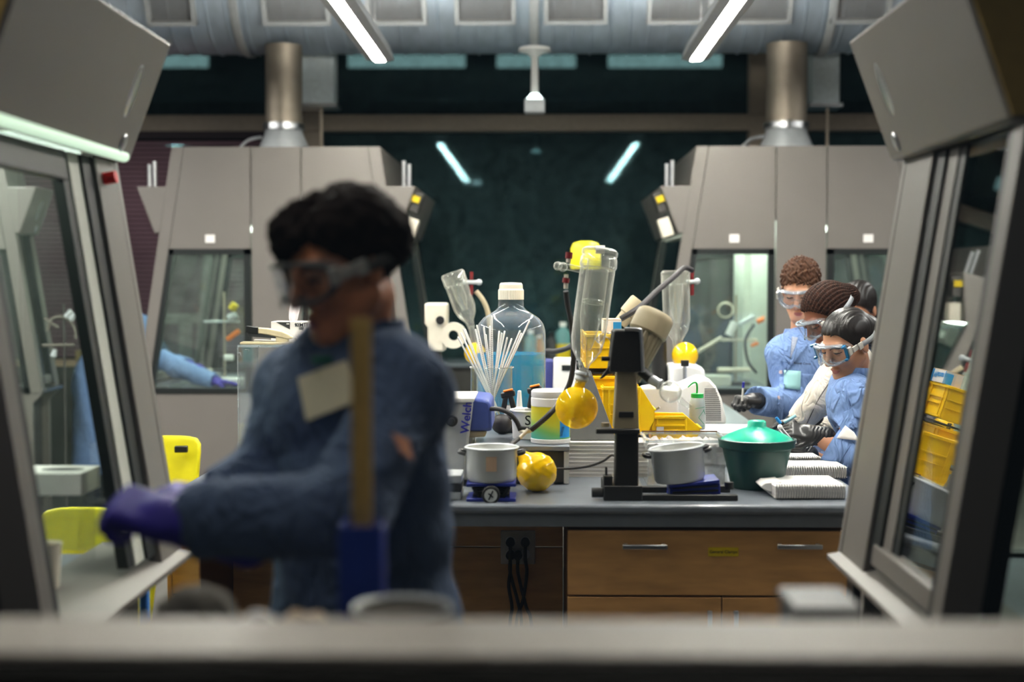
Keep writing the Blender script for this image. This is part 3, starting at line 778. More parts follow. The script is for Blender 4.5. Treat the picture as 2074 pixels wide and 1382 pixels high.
# ---- white tub marked S
c = at(1072, 893, 4.72); c.z = CZ; S = 2880 / 4.72
t = thing('tub', 'white plastic tub marked S with clamps heaped in it', 'tub', c)
MB().lathe([(0, .002), (.055, .002), (.060, .09), (.066, .094), (.064, .098), (.057, .094), (.052, .006), (0, .006)], c, 36).build('body', M_['white_plastic'], t, angle=40)
text_obj('lettering', 'S.', .045, basis(at(1072, 853, 4.657), (1, 0, 0), (0, 0, 1)), M_['ink'], t, bold=.012)
mat('clamp_orange', (236, 120, 20), .5)
for i, (px, py, y) in enumerate(((1029, 806, 4.90), (1083, 797, 4.77))):
    cc = at(px, py, y)
    k = thing('spring_clamp', ['black spring clamp with orange bands standing against the thermometer beaker', 'black spring clamp with orange band sticking out of the tub'][i], 'clamp', cc)
    MB().box(cc + V(0, 0, .012), (.05, .03, .02), RY(-12)).box(cc + V(-.012, 0, -.02), (.018, .028, .06), RY(10)).box(cc + V(.014, 0, -.015), (.018, .028, .05), RY(-14)).build('jaws', M_['black_plastic'], k, bevel=.005)
    MB().box(cc + V(0, -.002, .026), (.034, .031, .006), RY(-12)).build('band', M_['clamp_orange'], k, bevel=.002)
    if i == 0:
        MB().box(cc + V(.0, .0, -.055), (.028, .02, .06)).build('grip', M_['white_plastic'], k, bevel=.006)
        MB().span((cc.x - .02, cc.y - .014, CZ + .001), (cc.x + .02, cc.y + .014, cc.z - .08)).build('foot', M_['charcoal'], k, bevel=.004)
    else: MB().box(cc + V(0, 0, -.05), (.022, .018, .07)).build('grip', M_['steel'], k, bevel=.005)
cc = at(1052, 812, 4.70)
k = thing('pipette_tip', 'white tapered nozzle poking up out of the S tub', 'nozzle', cc)
MB().lathe([(0, .035), (.006, .033), (.010, -.02), (.018, -.025), (.018, -.035), (0, -.036)], cc, 20).build('cone', M_['white_plastic'], k)
MB().box(cc + V(.012, .01, -.045), (.09, .03, .022), RY(8)).build('bracket', M_['steel'], k, bevel=.006)

# ---- wipes canister
c = at(1115, 899, 4.60); c.z = CZ; S = 2880 / 4.60; R = 40 / S; hz = lambda py: (899 - py) / S
m = bpy.data.materials.new('wipes_label'); m.use_nodes = True; nt = m.node_tree; b = nt.nodes['Principled BSDF']; b.inputs['Roughness'].default_value = .4
tc = nt.nodes.new('ShaderNodeTexCoord'); mp = nt.nodes.new('ShaderNodeMapping'); mp.inputs['Rotation'].default_value = (0, math.radians(62), 0); mp.inputs['Location'].default_value = (0, 0, 0)
gr = nt.nodes.new('ShaderNodeTexGradient'); rp = nt.nodes.new('ShaderNodeValToRGB')
nt.links.new(tc.outputs['Generated'], mp.inputs['Vector']); nt.links.new(mp.outputs['Vector'], gr.inputs['Vector']); nt.links.new(gr.outputs['Fac'], rp.inputs['Fac']); nt.links.new(rp.outputs['Color'], b.inputs['Base Color'])
mp.inputs['Rotation'].default_value = (0, math.radians(70), 0)
e = rp.color_ramp.elements; e[0].position = .05; e[0].color = lin((90, 190, 180)) + (1,); e[1].position = .95; e[1].color = lin((206, 190, 20)) + (1,)
x = e.new(.35); x.color = lin((120, 190, 110)) + (1,); x = e.new(.6); x.color = lin((196, 200, 60)) + (1,)
M_['wipes_label'] = m
t = thing('wipes_canister', 'white wipes canister with a yellow and green label on the grey case', 'canister', c)
MB().lathe([(0, .001), (R, .002), (R * 1.01, hz(890)), (R * .97, hz(889)), (R * .97, hz(824)), (R * .96, hz(823)), (0, hz(823))], c, 40).build('body', M_['white_plastic'], t, angle=40)
MB().lathe([(R * .985, hz(889)), (R * .985, hz(824))], c, 40).build('label_sleeve', m, t)
MB().lathe([(R * .99, hz(823)), (R * 1.0, hz(808)), (R * .96, hz(806)), (R * .99, hz(804)), (R * .98, hz(794)), (R * .9, hz(791)), (0, hz(791))], c, 40).build('lid', M_['white_plastic'], t, angle=40)
q = MB()
for i in range(5):
    a0, a1 = [math.radians(-62 + 9 * (i + k)) for k in (0, 1)]
    P = lambda a, z: c + V(math.sin(-a) * 0 + math.cos(a - math.radians(0)) * 0 + R * .992 * math.sin(math.radians(90) + a) * 1, -R * .992 * math.cos(math.radians(90) + a) * -1, z)
    pts = [V(c.x + R * .992 * math.cos(a), c.y + R * .992 * math.sin(a), c.z + z) for a, z in ((a0, hz(886)), (a1, hz(886)), (a1, hz(852)), (a0, hz(852)))]
    q.quad(*pts)
q.build('blue_patch', M_['ink_sky'], t)
q = MB()
for i in range(9):
    a = math.radians(-52 + i * .9); z0, z1 = hz(878), hz(862)
    q.box(c + V(R * .995 * math.cos(a - .12), R * .995 * math.sin(a - .12), hz(882) + i * .0035), (.010, .001, .0015), RZ(math.degrees(a - .12) + 90))
q.build('barcode', M_['ink'], t)

# ---- vacuum pump
mat('pump_grey', (168, 170, 172), .4); mat('pump_blue', (66, 84, 158), .4)
t = thing('vacuum_pump', 'grey and blue vacuum pump half hidden by the blurred man', 'pump', at(940, 976, 4.66))
py_, y0, y1 = 4.6, 4.45, 4.72
pts = lambda L: [(at(a, b_, y0).x, at(a, b_, y0).z) for a, b_ in L]
MB().prism(pts([(872, 812), (958, 814), (954, 852), (938, 985 - 8), (872, 985 - 8)]), y0, y1).build('front_body', M_['pump_grey'], t, bevel=.008)
MB().prism(pts([(868, 806), (962, 806), (959, 816), (868, 816)]), y0 - .006, y1).build('top_lip', M_['white_plastic'], t, bevel=.004)
MB().prism(pts([(952, 808), (985, 812), (994, 820), (996, 876), (946, 876)]), y0 + .03, y1 + .06).build('motor_cover', M_['pump_blue'], t, bevel=.010)
MB().prism(pts([(943, 876), (984, 876), (982, 888), (941, 890)]), y0 + .035, y1 + .04).build('motor_foot', M_['beige_plastic'], t, bevel=.005)
MB().prism(pts([(936, 889), (956, 889), (950, 977), (930, 977)]), y0 + .05, y1).build('vented_base', M_['galvanised'], t, bevel=.004)
text_obj('lettering', 'Welch', .038, basis(at(945, 846, y0 - .004), (.10, 0, 1), (-1, 0, .1)), M_['ink_blue'], t, bold=.02)
k = at(916, 852, y0); MB().cone(k + V(0, .01, 0), k + V(0, -.02, 0), .018, n=20).cone(k + V(0, -.02, 0), k + V(0, -.03, 0), .010, n=16).build('knob', M_['charcoal'], t, bevel=.002)

# ---- hoses
def hose(label, pts, r=.0075, m='rubber'):
    o = MB().tube(pts, r, 10, 6).build('rubber_hose', M_[m]); tag(o, label, 'hose', 'rubber hoses on the bench'); return o
hose('black rubber hose arching from the blue vacuum pump to the hose joint', [at(988, 829, 4.5), at(1010, 829, 4.46), at(1032, 838, 4.44), at(1046, 854, 4.44), at(1054, 872, 4.44)])
hose('black hose running up from the hose joint past the wipes canister to a tap', [at(1076, 871, 4.44), at(1092, 858, 4.42), at(1110, 842, 4.40), at(1128, 822, 4.42), at(1142, 800, 4.44), at(1156, 770, 4.44), at(1162, 720, 4.42), at(1158, 660, 4.38), at(1150, 620, 4.34), at(1146, 590, 4.32)], .0085)
hose('short black rubber hose dropping from the hose joint into the white pot', [at(1050, 889, 4.42), at(1036, 900, 4.36), at(1024, 912, 4.30), at(1012, 926, 4.24)])
hose('thin black cable looping over the notebook stack to the evaporator base', [at(1126, 950, 4.42), at(1160, 949, 4.42), at(1195, 944, 4.40), at(1222, 934, 4.36), at(1240, 922, 4.30), at(1252, 930, 4.26)], .004)
t = thing('hose_joint', 'pale plastic hose joint where three black hoses meet', 'joint', at(1064, 878, 4.43))
a, b_, c_ = at(1054, 873, 4.44), at(1078, 872, 4.44), at(1050, 890, 4.42); k = at(1063, 876, 4.43)
MB().cone(k, a, .007, .006, n=12).cone(k, b_, .007, .006, n=12).cone(at(1070, 870, 4.43), c_, .0065, .006, n=12).build('tee', M_['cream_plastic'], t)
MB().cone(at(1050, 868, 4.44), at(1072, 870, 4.44), .009, n=12).build('clip', M_['black_plastic'], t)

# ---- lab jacks with white pots
mat('enamel', (206, 208, 204), .25, var=.03, coat=.3); mat('jack_blue', (24, 40, 130), .4); mat('jack_black', (28, 27, 25), .45)
mat('rust_tape', (190, 160, 134), .7)
def pot_on_jack(cx, base_y, d, label_pot, label_jack, tilt, w, rim_py, bot_py, dial, shift=0):
    c = at(cx, base_y, d); c.z = BT; S = 2880 / d
    j = thing('lab_jack', label_jack, 'lab jack', c)
    jh = (base_y - bot_py) / S
    X = Matrix.Translation(c)
    W = w * .92
    MB(X).box((0, 0, .005), (W, .13, .010)).build('bottom_plate', M_['jack_blue'], j, bevel=.002)
    MB(X @ RY(tilt)).box((0, 0, jh - .005), (W, .13, .010)).build('top_plate', M_['jack_blue'], j, bevel=.002)
    sc = MB(X @ RY(tilt * .5))
    if dial:
        for k in range(3): sc.box((0, 0, .018 + (jh - .035) * k / 2), (W * .74, .10, (jh - .03) / 3 * .8))
        for s in (-1, 1): sc.box((s * W * .3, -.054, jh / 2), (.012, .006, (jh - .02) * 1.1), RY(s * 30))
        sc.build('scissor_legs', M_['jack_black'], j, bevel=.003)
        dl = MB(X).cone((0, -.056, .022), (0, -.085, .022), .027, n=28).build('dial', M_['jack_black'], j, bevel=.003)
        MB(X).cone((0, -.085, .022), (0, -.087, .022), .019, n=28).build('dial_face', M_['enamel'], dl)
        MB(X).box((0, -.088, .022), (.004, .002, .03), RY(25)).box((0, -.088, .022), (.004, .002, .018), RY(-50)).build('pointer', M_['ink'], dl)
    else:
        sc.box((0, 0, jh / 2), (W * .99, .11, (jh - .014))).build('scissor_legs', M_['jack_blue'], j, bevel=.003)
        MB(X).cone((W / 2, -.02, jh * .62), (W / 2 + .03, -.02, jh * .62), .005, n=10).cone((W / 2 + .028, -.02, jh * .5), (W / 2 + .028, -.02, jh * .9), .014, n=16).build('knob', M_['jack_black'], j)
        MB(X @ RY(tilt * .5)).box((0, -.057, jh * .45), (W * .9, .004, .006)).box((0, -.057, jh * .7), (W * .9, .004, .004)).build('rails', M_['jack_black'], j)
    p = thing('pot', label_pot, 'pot', c + V(0, 0, jh))
    Y = X @ RY(tilt) @ Matrix.Translation((shift, 0, jh)); ph = (bot_py - rim_py) / S; r = w / 2
    MB(Y).lathe([(0, .001), (r * .86, .001), (r * .94, .012), (r * .96, ph * .9), (r * 1.0, ph * .93), (r * 1.03, ph * .97), (r * 1.0, ph), (r * .95, ph * .96), (r * .92, .02), (0, .012)], (0, 0, 0), 44).build('body', M_['enamel'], p, angle=50)
    MB(Y).lathe([(r * .985, ph * .955), (r * 1.04, ph * .975), (r * .99, ph * 1.01), (r * .94, ph * .98)], (0, 0, 0), 44, closed=True).build('rim', M_['galvanised'], p)
    for s in (-1, 1):
        MB(Y).tube([(s * r * .97, -.03, ph * .80), (s * r * 1.18, -.025, ph * .84), (s * r * 1.22, 0, ph * .86), (s * r * 1.18, .025, ph * .84), (s * r * .97, .03, ph * .80)], .006, 8).build('handle', M_['black_plastic'], p)
    return p, Y, ph, r
p, Y, ph, r = pot_on_jack(996, 1015, 4.22, 'white enamel pot on the jack with a round dial', 'black lab jack with a round dial and blue plates', 0, .158, 908, 978, True)
a = MB(Y)
for i in range(4):
    a0, a1 = [math.radians(-101 + 6 * (i + k)) for k in (0, 1)]
    a.quad(*[(r * .968 * math.cos(t), r * .968 * math.sin(t), z) for t, z in ((a0, ph * .35), (a1, ph * .35), (a1, ph * .78), (a0, ph * .78))])
a.build('faded_sticker', M_['rust_tape'], p)
pot_on_jack(1405, 1003, 4.27, 'grey white enamel pot tilted on the blue jack beside the green bucket', 'blue lab jack tilted under a pot beside the green bucket', -6.5, .164, 897, 968, False, -.036)
# low dark and light blocks at the man's elbow
k = at(915, 1016, 4.25)
for i, (m, lab) in enumerate((('galvanised', 'pale flat block at the bottom, beside the jack with the dial'), ('charcoal', 'dark flat block on the pale one, beside the jack with the dial'), ('galvanised', 'pale flat block on the dark one, beside the jack with the dial'))):
    o = MB().box((k.x - .01, 4.25, BT + .012 + i * .025), (.085, .14, .024)).build('heating_block', M_[m], None, bevel=.003); tag(o, lab, 'block', 'flat blocks beside the lab jack')

# ---- yellow flask lying on the bench
mat('flask_yellow', (255, 200, 6), .16, var=.06, scale=10, bump=.5, bscale=40, coat=.5)
c = at(1087, 959, 4.36); R = 41 / (2880 / 4.36); c.z = BT + R * .985
t = thing('flask', 'yellow coated round flask resting on the bench beside the white pot', 'flask', c - V(0, 0, R))
f = Field(c - V(.09, .09, .09), c + V(.09, .09, .09), .003)
f.ell(c, (R, R, R * .98)); dn = V(-.62, .35, .70).normalized(); f.cap(c + dn * R * .8, c + dn * R * 1.12, .017, .017, k=.02)
f.warp(lambda x, y, z: np.sin(x * 160 + np.sin(z * 90) * 2) * np.sin(z * 120 + y * 60), .0012)
f.build('bulb', M_['flask_yellow'], t, relax=1)
MB().cone(c + dn * R * 1.08, c + dn * R * 1.30, .015, .017, n=18).build('neck', M_['flask_yellow'], t)

# ---- notebooks
mat('paper_edge', (226, 220, 214), .8, var=.18, scale=5, stretch=(1, 1, 90)); mat('wire', (170, 168, 166), .35, .8)
def notebook(label, group, w=.215, d=.28, h=.022, cover='paper', coil=True):
    t = thing('spiral_notebook', label, 'notebook', (0, 0, 0), group)
    pg = MB().span((-w / 2, .012, .002), (w / 2, d, h - .002)).build('pages', M_['paper_edge'], t)
    MB().span((-w / 2 - .002, .010, 0), (w / 2 + .002, d + .002, .002)).build('back_cover', M_['paper'], t)
    MB().span((-w / 2 - .002, .010, h - .002), (w / 2 + .002, d + .002, h)).build('front_cover', M_[cover], t)
    if coil:
        q = MB(); n = int(w / .0075)
        for i in range(n):
            x = -w / 2 + .005 + i * (w - .01) / (n - 1)
            q.tube([(x, .014 + (h * .62) * math.cos(a), h / 2 + (h * .62) * math.sin(a)) for a in (2 * PI * k / 10 for k in range(11))], .0016, 5, 1, False)
        q.build('spiral_binding', M_['wire'], t)
    return t
x0, x1 = at(1152, 940, 4.68).x, at(1312, 940, 4.68).x
nb = notebook('', 'lab notebooks in the stack', x1 - x0, .21, .0125, coil=False)
random.seed(11)
names = ['bottom', 'second', 'third', 'fourth', 'fifth', 'sixth', 'seventh', 'eighth', 'topmost']
for i in range(9):
    o = nb if i == 0 else dup(nb)
    o.location = ((x0 + x1) / 2 + random.uniform(-.004, .004), 4.68 + random.uniform(-.003, .003), BT + .0005 + i * .0128)
    o.rotation_euler = (0, 0, random.uniform(-.02, .02))
    o['label'] = 'white notebook, %s of the stack behind the evaporator column' % (names[i] if i in (0, 8) else names[i] + ' from the bottom')
for (px0, px1, py, hh, dd, lab) in ((1594, 1664, 948, .030, .20, 'spiral notebook right by the gloved hands behind two others'), (1582, 1716, 971, .034, .19, 'spiral notebook between two others beside the green bucket'), (1572, 1714, 1013, .036, .24, 'thick spiral notebook at the bench front beside the green bucket')):
    a, b_ = onz(px0, py, BT), onz(px1, py, BT)
    o = notebook(lab.replace(' right by', ' by'), 'spiral notebooks by the students', b_.x - a.x, dd, hh)
    o.location = ((a.x + b_.x) / 2, a.y, BT + .004); o.rotation_euler = (0, 0, math.radians(1.5))
# curled page of the front one
a = onz(1572, 1008, BT)
MB().prism([(a.x - .045, BT + .030), (a.x - .03, BT + .042), (a.x + .02, BT + .045), (a.x + .02, BT + .008), (a.x - .01, BT + .010), (a.x - .03, BT + .018)], a.y + .02, a.y + .20).build('curled_pages', M_['paper'], o, bevel=.004)
bpy.context.view_layer.update()

# ---- green bucket
mat('bucket_green', (12, 62, 56), .38, var=.05); mat('lid_green', (14, 178, 148), .32, var=.04)
c = at(1532, 989, 4.46); c.z = BT; S = 2880 / 4.46
t = thing('ice_bucket', 'dark green bucket with a bright green domed lid', 'bucket', c)
hz = lambda py: (992 - py) / S
r = lambda w: w / 2 / S
MB().lathe([(0, .001), (r(98), .001), (r(104), .010), (r(138), hz(912)), (r(152), hz(908)), (r(156), hz(893)), (r(148), hz(892)), (r(132), hz(906)), (r(98), .02), (0, .015)], c, 56).build('body', M_['bucket_green'], t, angle=40)
l = MB().lathe([(r(146), hz(895)), (r(140), hz(891)), (r(112), hz(883)), (r(80), hz(876)), (r(52), hz(871)), (r(42), hz(869)), (r(38), hz(866)), (r(36), hz(857)), (r(30), hz(855)), (0, hz(855))], c, 56).build('lid', M_['lid_green'], t, angle=50)

# ---- clear tub lined with film
thin_glass('film', (.93, .93, .93), 1.5, rough=.15, haze=.62, haze_rgb=(220, 215, 212))
a, b_ = at(1310, 880, 4.50), at(1470, 880, 4.50)
t = thing('plastic_tub', 'clear plastic tub lined with crinkled film behind the tilted pot', 'tub', ((a.x + b_.x) / 2, 4.6, BT))
w = MB(); z1 = at(1400, 880, 4.72).z; y0, y1 = 4.47, 4.72
for q in (((a.x, y0, BT + .002), (b_.x, y0, BT + .002), (b_.x, y0, z1), (a.x, y0, z1)), ((a.x, y1, BT + .002), (b_.x, y1, BT + .002), (b_.x, y1, z1), (a.x, y1, z1)), ((a.x, y0, BT + .002), (a.x, y1, BT + .002), (a.x, y1, z1), (a.x, y0, z1)), ((b_.x, y0, BT + .002), (b_.x, y1, BT + .002), (b_.x, y1, z1), (b_.x, y0, z1)), ((a.x, y0, BT + .004), (b_.x, y0, BT + .004), (b_.x, y1, BT + .004), (a.x, y1, BT + .004))): w.quad(*q, th=.003)
w.build('walls', M_['acrylic'], t)
MB().span((a.x - .006, y0 - .006, z1), (b_.x + .006, y0 + .004, z1 + .008)).span((a.x - .006, y1 - .004, z1), (b_.x + .006, y1 + .006, z1 + .008)).span((a.x - .006, y0, z1), (a.x + .004, y1, z1 + .008)).span((b_.x - .004, y0, z1), (b_.x + .006, y1, z1 + .008)).build('rim', M_['acrylic_edge'], t)
MB().span((a.x, y1 - .006, z1 + .008), (b_.x, y1, z1 + .012)).build('edge_tape', M_['wood_edge'], t)
f = MB(); nx, ny = 26, 10
random.seed(5)
g = [[V(a.x + (b_.x - a.x) * i / nx, y0 + .004 + (y1 - y0 - .008) * j / ny, z1 - .03 + .02 * abs(2 * j / ny - 1) + random.uniform(-.008, .008)) for i in range(nx + 1)] for j in range(ny + 1)]
f.add([p for row in g for p in row], [(j * (nx + 1) + i, j * (nx + 1) + i + 1, (j + 1) * (nx + 1) + i + 1, (j + 1) * (nx + 1) + i) for j in range(ny) for i in range(nx)])
f.build('film_liner', M_['film'], t, angle=10)
f = MB(); g = [[V(a.x + .004 + (b_.x - a.x - .008) * i / nx, y0 + .012 + random.uniform(-.0025, .0025), BT + .006 + (z1 - BT - .012) * j / ny) for i in range(nx + 1)] for j in range(ny + 1)]
f.add([p for row in g for p in row], [(j * (nx + 1) + i, j * (nx + 1) + i + 1, (j + 1) * (nx + 1) + i + 1, (j + 1) * (nx + 1) + i) for j in range(ny) for i in range(nx)])
f.build('film_liner', M_['film'], t, angle=10)
# ------------------------------------------------------------------ yellow bins
def bin_mesh(w, d, h, parent):
    """open-fronted stacking bin: back at y=0, lowered lip at y=d"""
    th = .003; m = MB()
    side = [(0, 0), (d * .86, 0), (d, h * .30), (d, h * .52), (d * .72, h), (0, h)]
    for s in (-1, 1):
        x = s * w / 2
        m.prism(side, x - th / 2 - s * th / 2, x + th / 2 - s * th / 2, 'x')
    m.span((-w / 2, 0, 0), (w / 2, d * .86, th)).span((-w / 2, 0, 0), (w / 2, th, h))
    m.quad((-w / 2, d * .86, 0), (w / 2, d * .86, 0), (w / 2, d, h * .30), (-w / 2, d, h * .30), th)
    m.span((-w / 2, d - th, h * .30), (w / 2, d, h * .52))
    m.build('shell', M_['bin_yellow'], parent, bevel=.0008, seg=1)
    r = MB()
    for s in (-1, 1):
        x = s * (w / 2 + .003)
        r.box((x, d * .36, h * .96), (.006, d * .72, .010)); r.box((x, d * .40, h * .62), (.005, d * .62, .006)); r.box((x, d * .42, h * .42), (.005, d * .6, .004)); r.box((x, d * .44, h * .06), (.006, d * .8, .008))
        r.box((x, d * .70, h * .5), (.005, .006, h * .9)); r.box((x, d * .12, h * .5), (.005, .006, h * .9))
    r.box((0, -.003, h * .95), (w + .01, .006, .010)).box((0, -.002, h * .6), (w * .9, .005, .005)).box((0, -.002, h * .35), (w * .9, .005, .005)).box((0, d + .002, h * .52), (w + .008, .006, .006))
    r.build('ribs', M_['bin_yellow'], parent, bevel=.001, seg=1)
    MB().span((-w * .2, d + .001, h * .34), (w * .2, d + .003, h * .48)).build('label_card', M_['paper'], parent)
def mk_bin(label, w, d, h, loc, rot):
    t = thing('storage_bin', label, 'bin', (0, 0, 0), 'yellow storage bins'); bin_mesh(w, d, h, t)
    t.location = loc; t.rotation_euler = (0, 0, math.radians(rot)); return t
bx = .225
A = [('yellow bin at the bottom of the stack behind the evaporator column', .135, .30, .165, (bx + .03, 4.93, BT + .022), 0),
     ('yellow bin in the second tier of the stack behind the evaporator column', .115, .27, .115, (bx - .01, 4.93, BT + .205), 0),
     ('yellow bin in the top tier of the stack, under the white and blue box', .115, .27, .120, (bx, 4.93, BT + .345), 0),
     ('yellow bin beyond the bottom one of the stack', .135, .27, .165, (bx + .02, 5.27, BT + .022), 0),
     ('yellow bin beyond the second tier of the stack', .115, .27, .115, (bx, 5.235, BT + .205), 0),
     ('yellow bin beyond the top tier of the stack', .115, .27, .120, (bx, 5.235, BT + .345), 0)]
made = {}
for lab, w, d, h, loc, rot in A:
    k = (w, d, h)
    if k in made: o = dup(made[k], loc, (0, 0, 0), lab)
    else: made[k] = o = mk_bin(lab, w, d, h, loc, rot)
t = thing('bin_rack', 'dark metal rack that holds the tiers of yellow bins', 'rack', (bx, 5.2, BT))
m = MB()
for z in (.012, .192, .332): m.span((bx - .075, 4.94, BT + z - .006), (bx + .105 if z < .1 else bx + .07, 5.56, BT + z))
m.build('shelf', M_['charcoal'], t)
for x in (bx - .07, bx + .066):
    for y in (5.215, 5.555): MB().span((x - .006, y - .006, BT), (x + .006, y + .006, BT + .34)).build('post', M_['charcoal'], t)
o = mk_bin('single yellow bin with a sloped lip turned to the white tray', .13, .175, .165, at(1221, 880, 4.86), -90); o.location.z = BT + .125; o.location.y = 4.90
b_ = MB().span((o.location.x + .062, 4.845, BT + .001), (o.location.x + .15, 4.915, BT + .124)).build('dark_block', M_['charcoal'], None, bevel=.004); tag(b_, 'dark block holding up the single yellow bin behind the column', 'block')
o = mk_bin('low yellow bin with a small white card in front of the white instrument', .125, .17, .085, at(1318, 880, 4.99), -90); o.location.z = BT + .092; o.location.y = 5.02
b_ = MB().box((o.location.x + .09, 5.02, BT + .0455), (.16, .12, .089)).build('white_block', M_['white_plastic'], None, bevel=.004); tag(b_, 'plain white block under the low yellow bin', 'block')
c = at(1337, 871, 4.952); MB().box(c, (.026, .002, .022)).build('note_card', M_['paper'], o)
# things in the top tier
zt = BT + .345 + .125
c = at(1242, 655, 4.99); 
t = thing('filter_box', 'white and sky blue filter paper box lying upside down on the top bin', 'box', (c.x, 5.06, zt))
bw, bh, bl = .062, .046, .17
X = T(c.x - .003, 4.99, zt - .004 + bh / 2)
MB(X).box((0, bl / 2, 0), (bw, bl, bh)).build('carton', M_['paper'], t, bevel=.001)
MB(X).box((bw * .27, -.0006, -.003), (bw * .44, .0012, bh * .82)).build('blue_panel', M_['ink_sky'], t)
MB(X).box((bw / 2 + .0006, bl * .93, 0), (.0012, bl * .14, bh * .98)).box((bw / 2 + .0006, .004, 0), (.0012, .008, bh * .98)).build('blue_end', M_['ink_sky'], t)
text_obj('lettering', 'Whatman', .030, basis(X @ V(bw / 2 + .001, bl * .46, .004), (0, -1, 0), (0, 0, -1)), M_['ink_sky'], t, bold=.01)
mat('kraft', (206, 178, 146), .8); MB(X).box((0, bl / 2, bh / 2 + .001), (bw, bl, .003)).build('lid', M_['kraft'], t)
for i, (dy, rr, lab) in enumerate(((.05, .019, 'black squat jar in the top bin by the filter box'), (.115, .016, 'black jar lying low in the top bin beyond the squat jar'))):
    cc = V(bx + .036, 4.99 + dy, zt - .07)
    k = thing('jar', lab, 'jar', cc)
    MB().lathe([(0, 0), (rr, .002), (rr, .055), (rr * .7, .066), (rr * .7, .072)], cc, 24).build('body', M_['black_plastic'], k, angle=50)
    MB().lathe([(rr * .8, .068), (rr * .82, .09), (0, .091)], cc, 24).build('cap', M_['black_plastic'], k)
# leaning grey plate in front of the rack
mat('plate_grey', (92, 92, 92), .5)
q = [at(1176, 752, 4.80), at(1196, 752, 4.80), at(1248, 893, 4.74), at(1150, 893, 4.74)]
t = thing('sloped_stand', 'plain grey tapering stand plate behind the round yellow receiving flask', 'stand', (q[2].x, 4.77, BT))
MB().quad(q[3], q[2], q[1], q[0], th=.012).build('plate', M_['plate_grey'], t, bevel=.002)
MB().span((q[3].x, 4.735, CZ * 0 + BT), (q[2].x + .02, 4.80, BT + .01)).span((q[3].x + .04, 4.75, BT), (q[3].x + .06, 4.78, q[3].z)).span((q[2].x - .04, 4.75, BT), (q[2].x - .02, 4.78, q[2].z)).build('foot', M_['plate_grey'], t)

# ------------------------------------------------------------------ the rotary evaporator at the bench front
mat('evap_black', (30, 29, 28), .45); mat('evap_beige', (150, 138, 112), .45, var=.05)
D = 4.22; t = thing('rotary_evaporator', 'rotary evaporator with black and beige column at the bench front', 'evaporator', at(1265, 1015, D))
zz = lambda py, d=D: at(1265, py, d).z
xx = lambda px, d=D: at(px, 850, d).x
MB().span((xx(1222), D - .04, BT), (xx(1492), D - .015, BT + .018)).span((xx(1222), D + .125, BT), (xx(1492), D + .15, BT + .018)).span((xx(1222), D - .045, BT), (xx(1300), D + .155, BT + .045)).build('base_rails', M_['evap_black'], t, bevel=.003)
MB().prism([(xx(1245), BT + .04), (xx(1292), BT + .04), (xx(1292), zz(868)), (xx(1247), zz(868))], D - .035, D + .06).build('lower_column', M_['evap_black'], t, bevel=.004)
MB().prism([(xx(1242), zz(868)), (xx(1293), zz(868)), (xx(1288), zz(750)), (xx(1248), zz(750))], D - .03, D + .055).build('upper_column', M_['evap_beige'], t, bevel=.004)
MB().box((xx(1267), D - .031, zz(838)), (.044, .004, .018)).build('name_plate', M_['evap_black'], t, bevel=.002)
MB().prism([(xx(1232), zz(752)), (xx(1297), zz(752)), (xx(1292), zz(672)), (xx(1288), zz(668)), (xx(1244), zz(668)), (xx(1240), zz(672))], D - .05, D + .075).build('head_block', M_['evap_black'], t, bevel=.004)
MB().tube([V(xx(1262), D - .052, zz(666)), V(xx(1288), D - .052, zz(667)), V(xx(1295), D - .052, zz(675)), V(xx(1299), D - .052, zz(740)), V(xx(1300), D - .052, zz(752))], .006, 10, 5).build('chrome_edge', M_['steel'], t)
MB().span((xx(1206), D - .05, zz(876)), (xx(1294), D - .02, zz(866))).build('lift_handle', M_['evap_black'], t, bevel=.003)
MB().cone((xx(1226), D - .01, zz(864)), (xx(1226), D - .01, zz(856)), .012, n=16).build('lift_button', M_['evap_beige'], t)
MB().cone((xx(1198), D - .02, zz(996)), (xx(1222), D - .02, zz(996)), .015, n=18).build('side_knob', M_['evap_black'], t, bevel=.003)
MB().span((xx(1222), D - .035, zz(1000)), (xx(1240), D + .02, zz(962))).cone((xx(1228), D - .01, zz(964)), (xx(1228), D - .01, zz(945)), .004, n=8).build('clamp_post', M_['evap_black'], t, bevel=.003)
MB().prism([(xx(1213), zz(767)), (xx(1219), zz(766)), (xx(1236), zz(752)), (xx(1240), zz(738)), (xx(1232), zz(740)), (xx(1226), zz(750))], D - .03, D - .012).build('release_lever', M_['evap_black'], t, bevel=.002)
MB().cone((xx(1218), D, zz(727)), (xx(1240), D, zz(727)), .007, n=12).build('glass_clamp', M_['evap_black'], t)
# tilted motor
a, b_ = at(1331, 634, 4.30), at(1268, 762, 4.26); ax = (b_ - a).normalized(); R = 36 / 670
x, y, z = frame(ax)
m = MB()
m.lathe([(0, 0), (R * .9, .0), (R * 1.05, .008), (R * 1.10, .02), (R * 1.10, .068), (R * 1.02, .074)], a, 40, ax)
m.build('motor_cap', M_['beige_plastic'], t, angle=35)
m = MB(); N = 60; L = (b_ - a).length
vs = []
for h in (.072, L):
    for i in range(N):
        rr = R * (1.0 if i % 3 else .94) * (1 if h < .1 else .86); an = 2 * PI * i / N
        vs.append(a + ax * h + (x * math.cos(an) + y * math.sin(an)) * rr)
m.add(vs, [(i, (i + 1) % N, N + (i + 1) % N, N + i) for i in range(N)] + [tuple(range(N)), tuple(range(N, 2 * N))])
m.build('motor', M_['evap_beige'], t, angle=15)
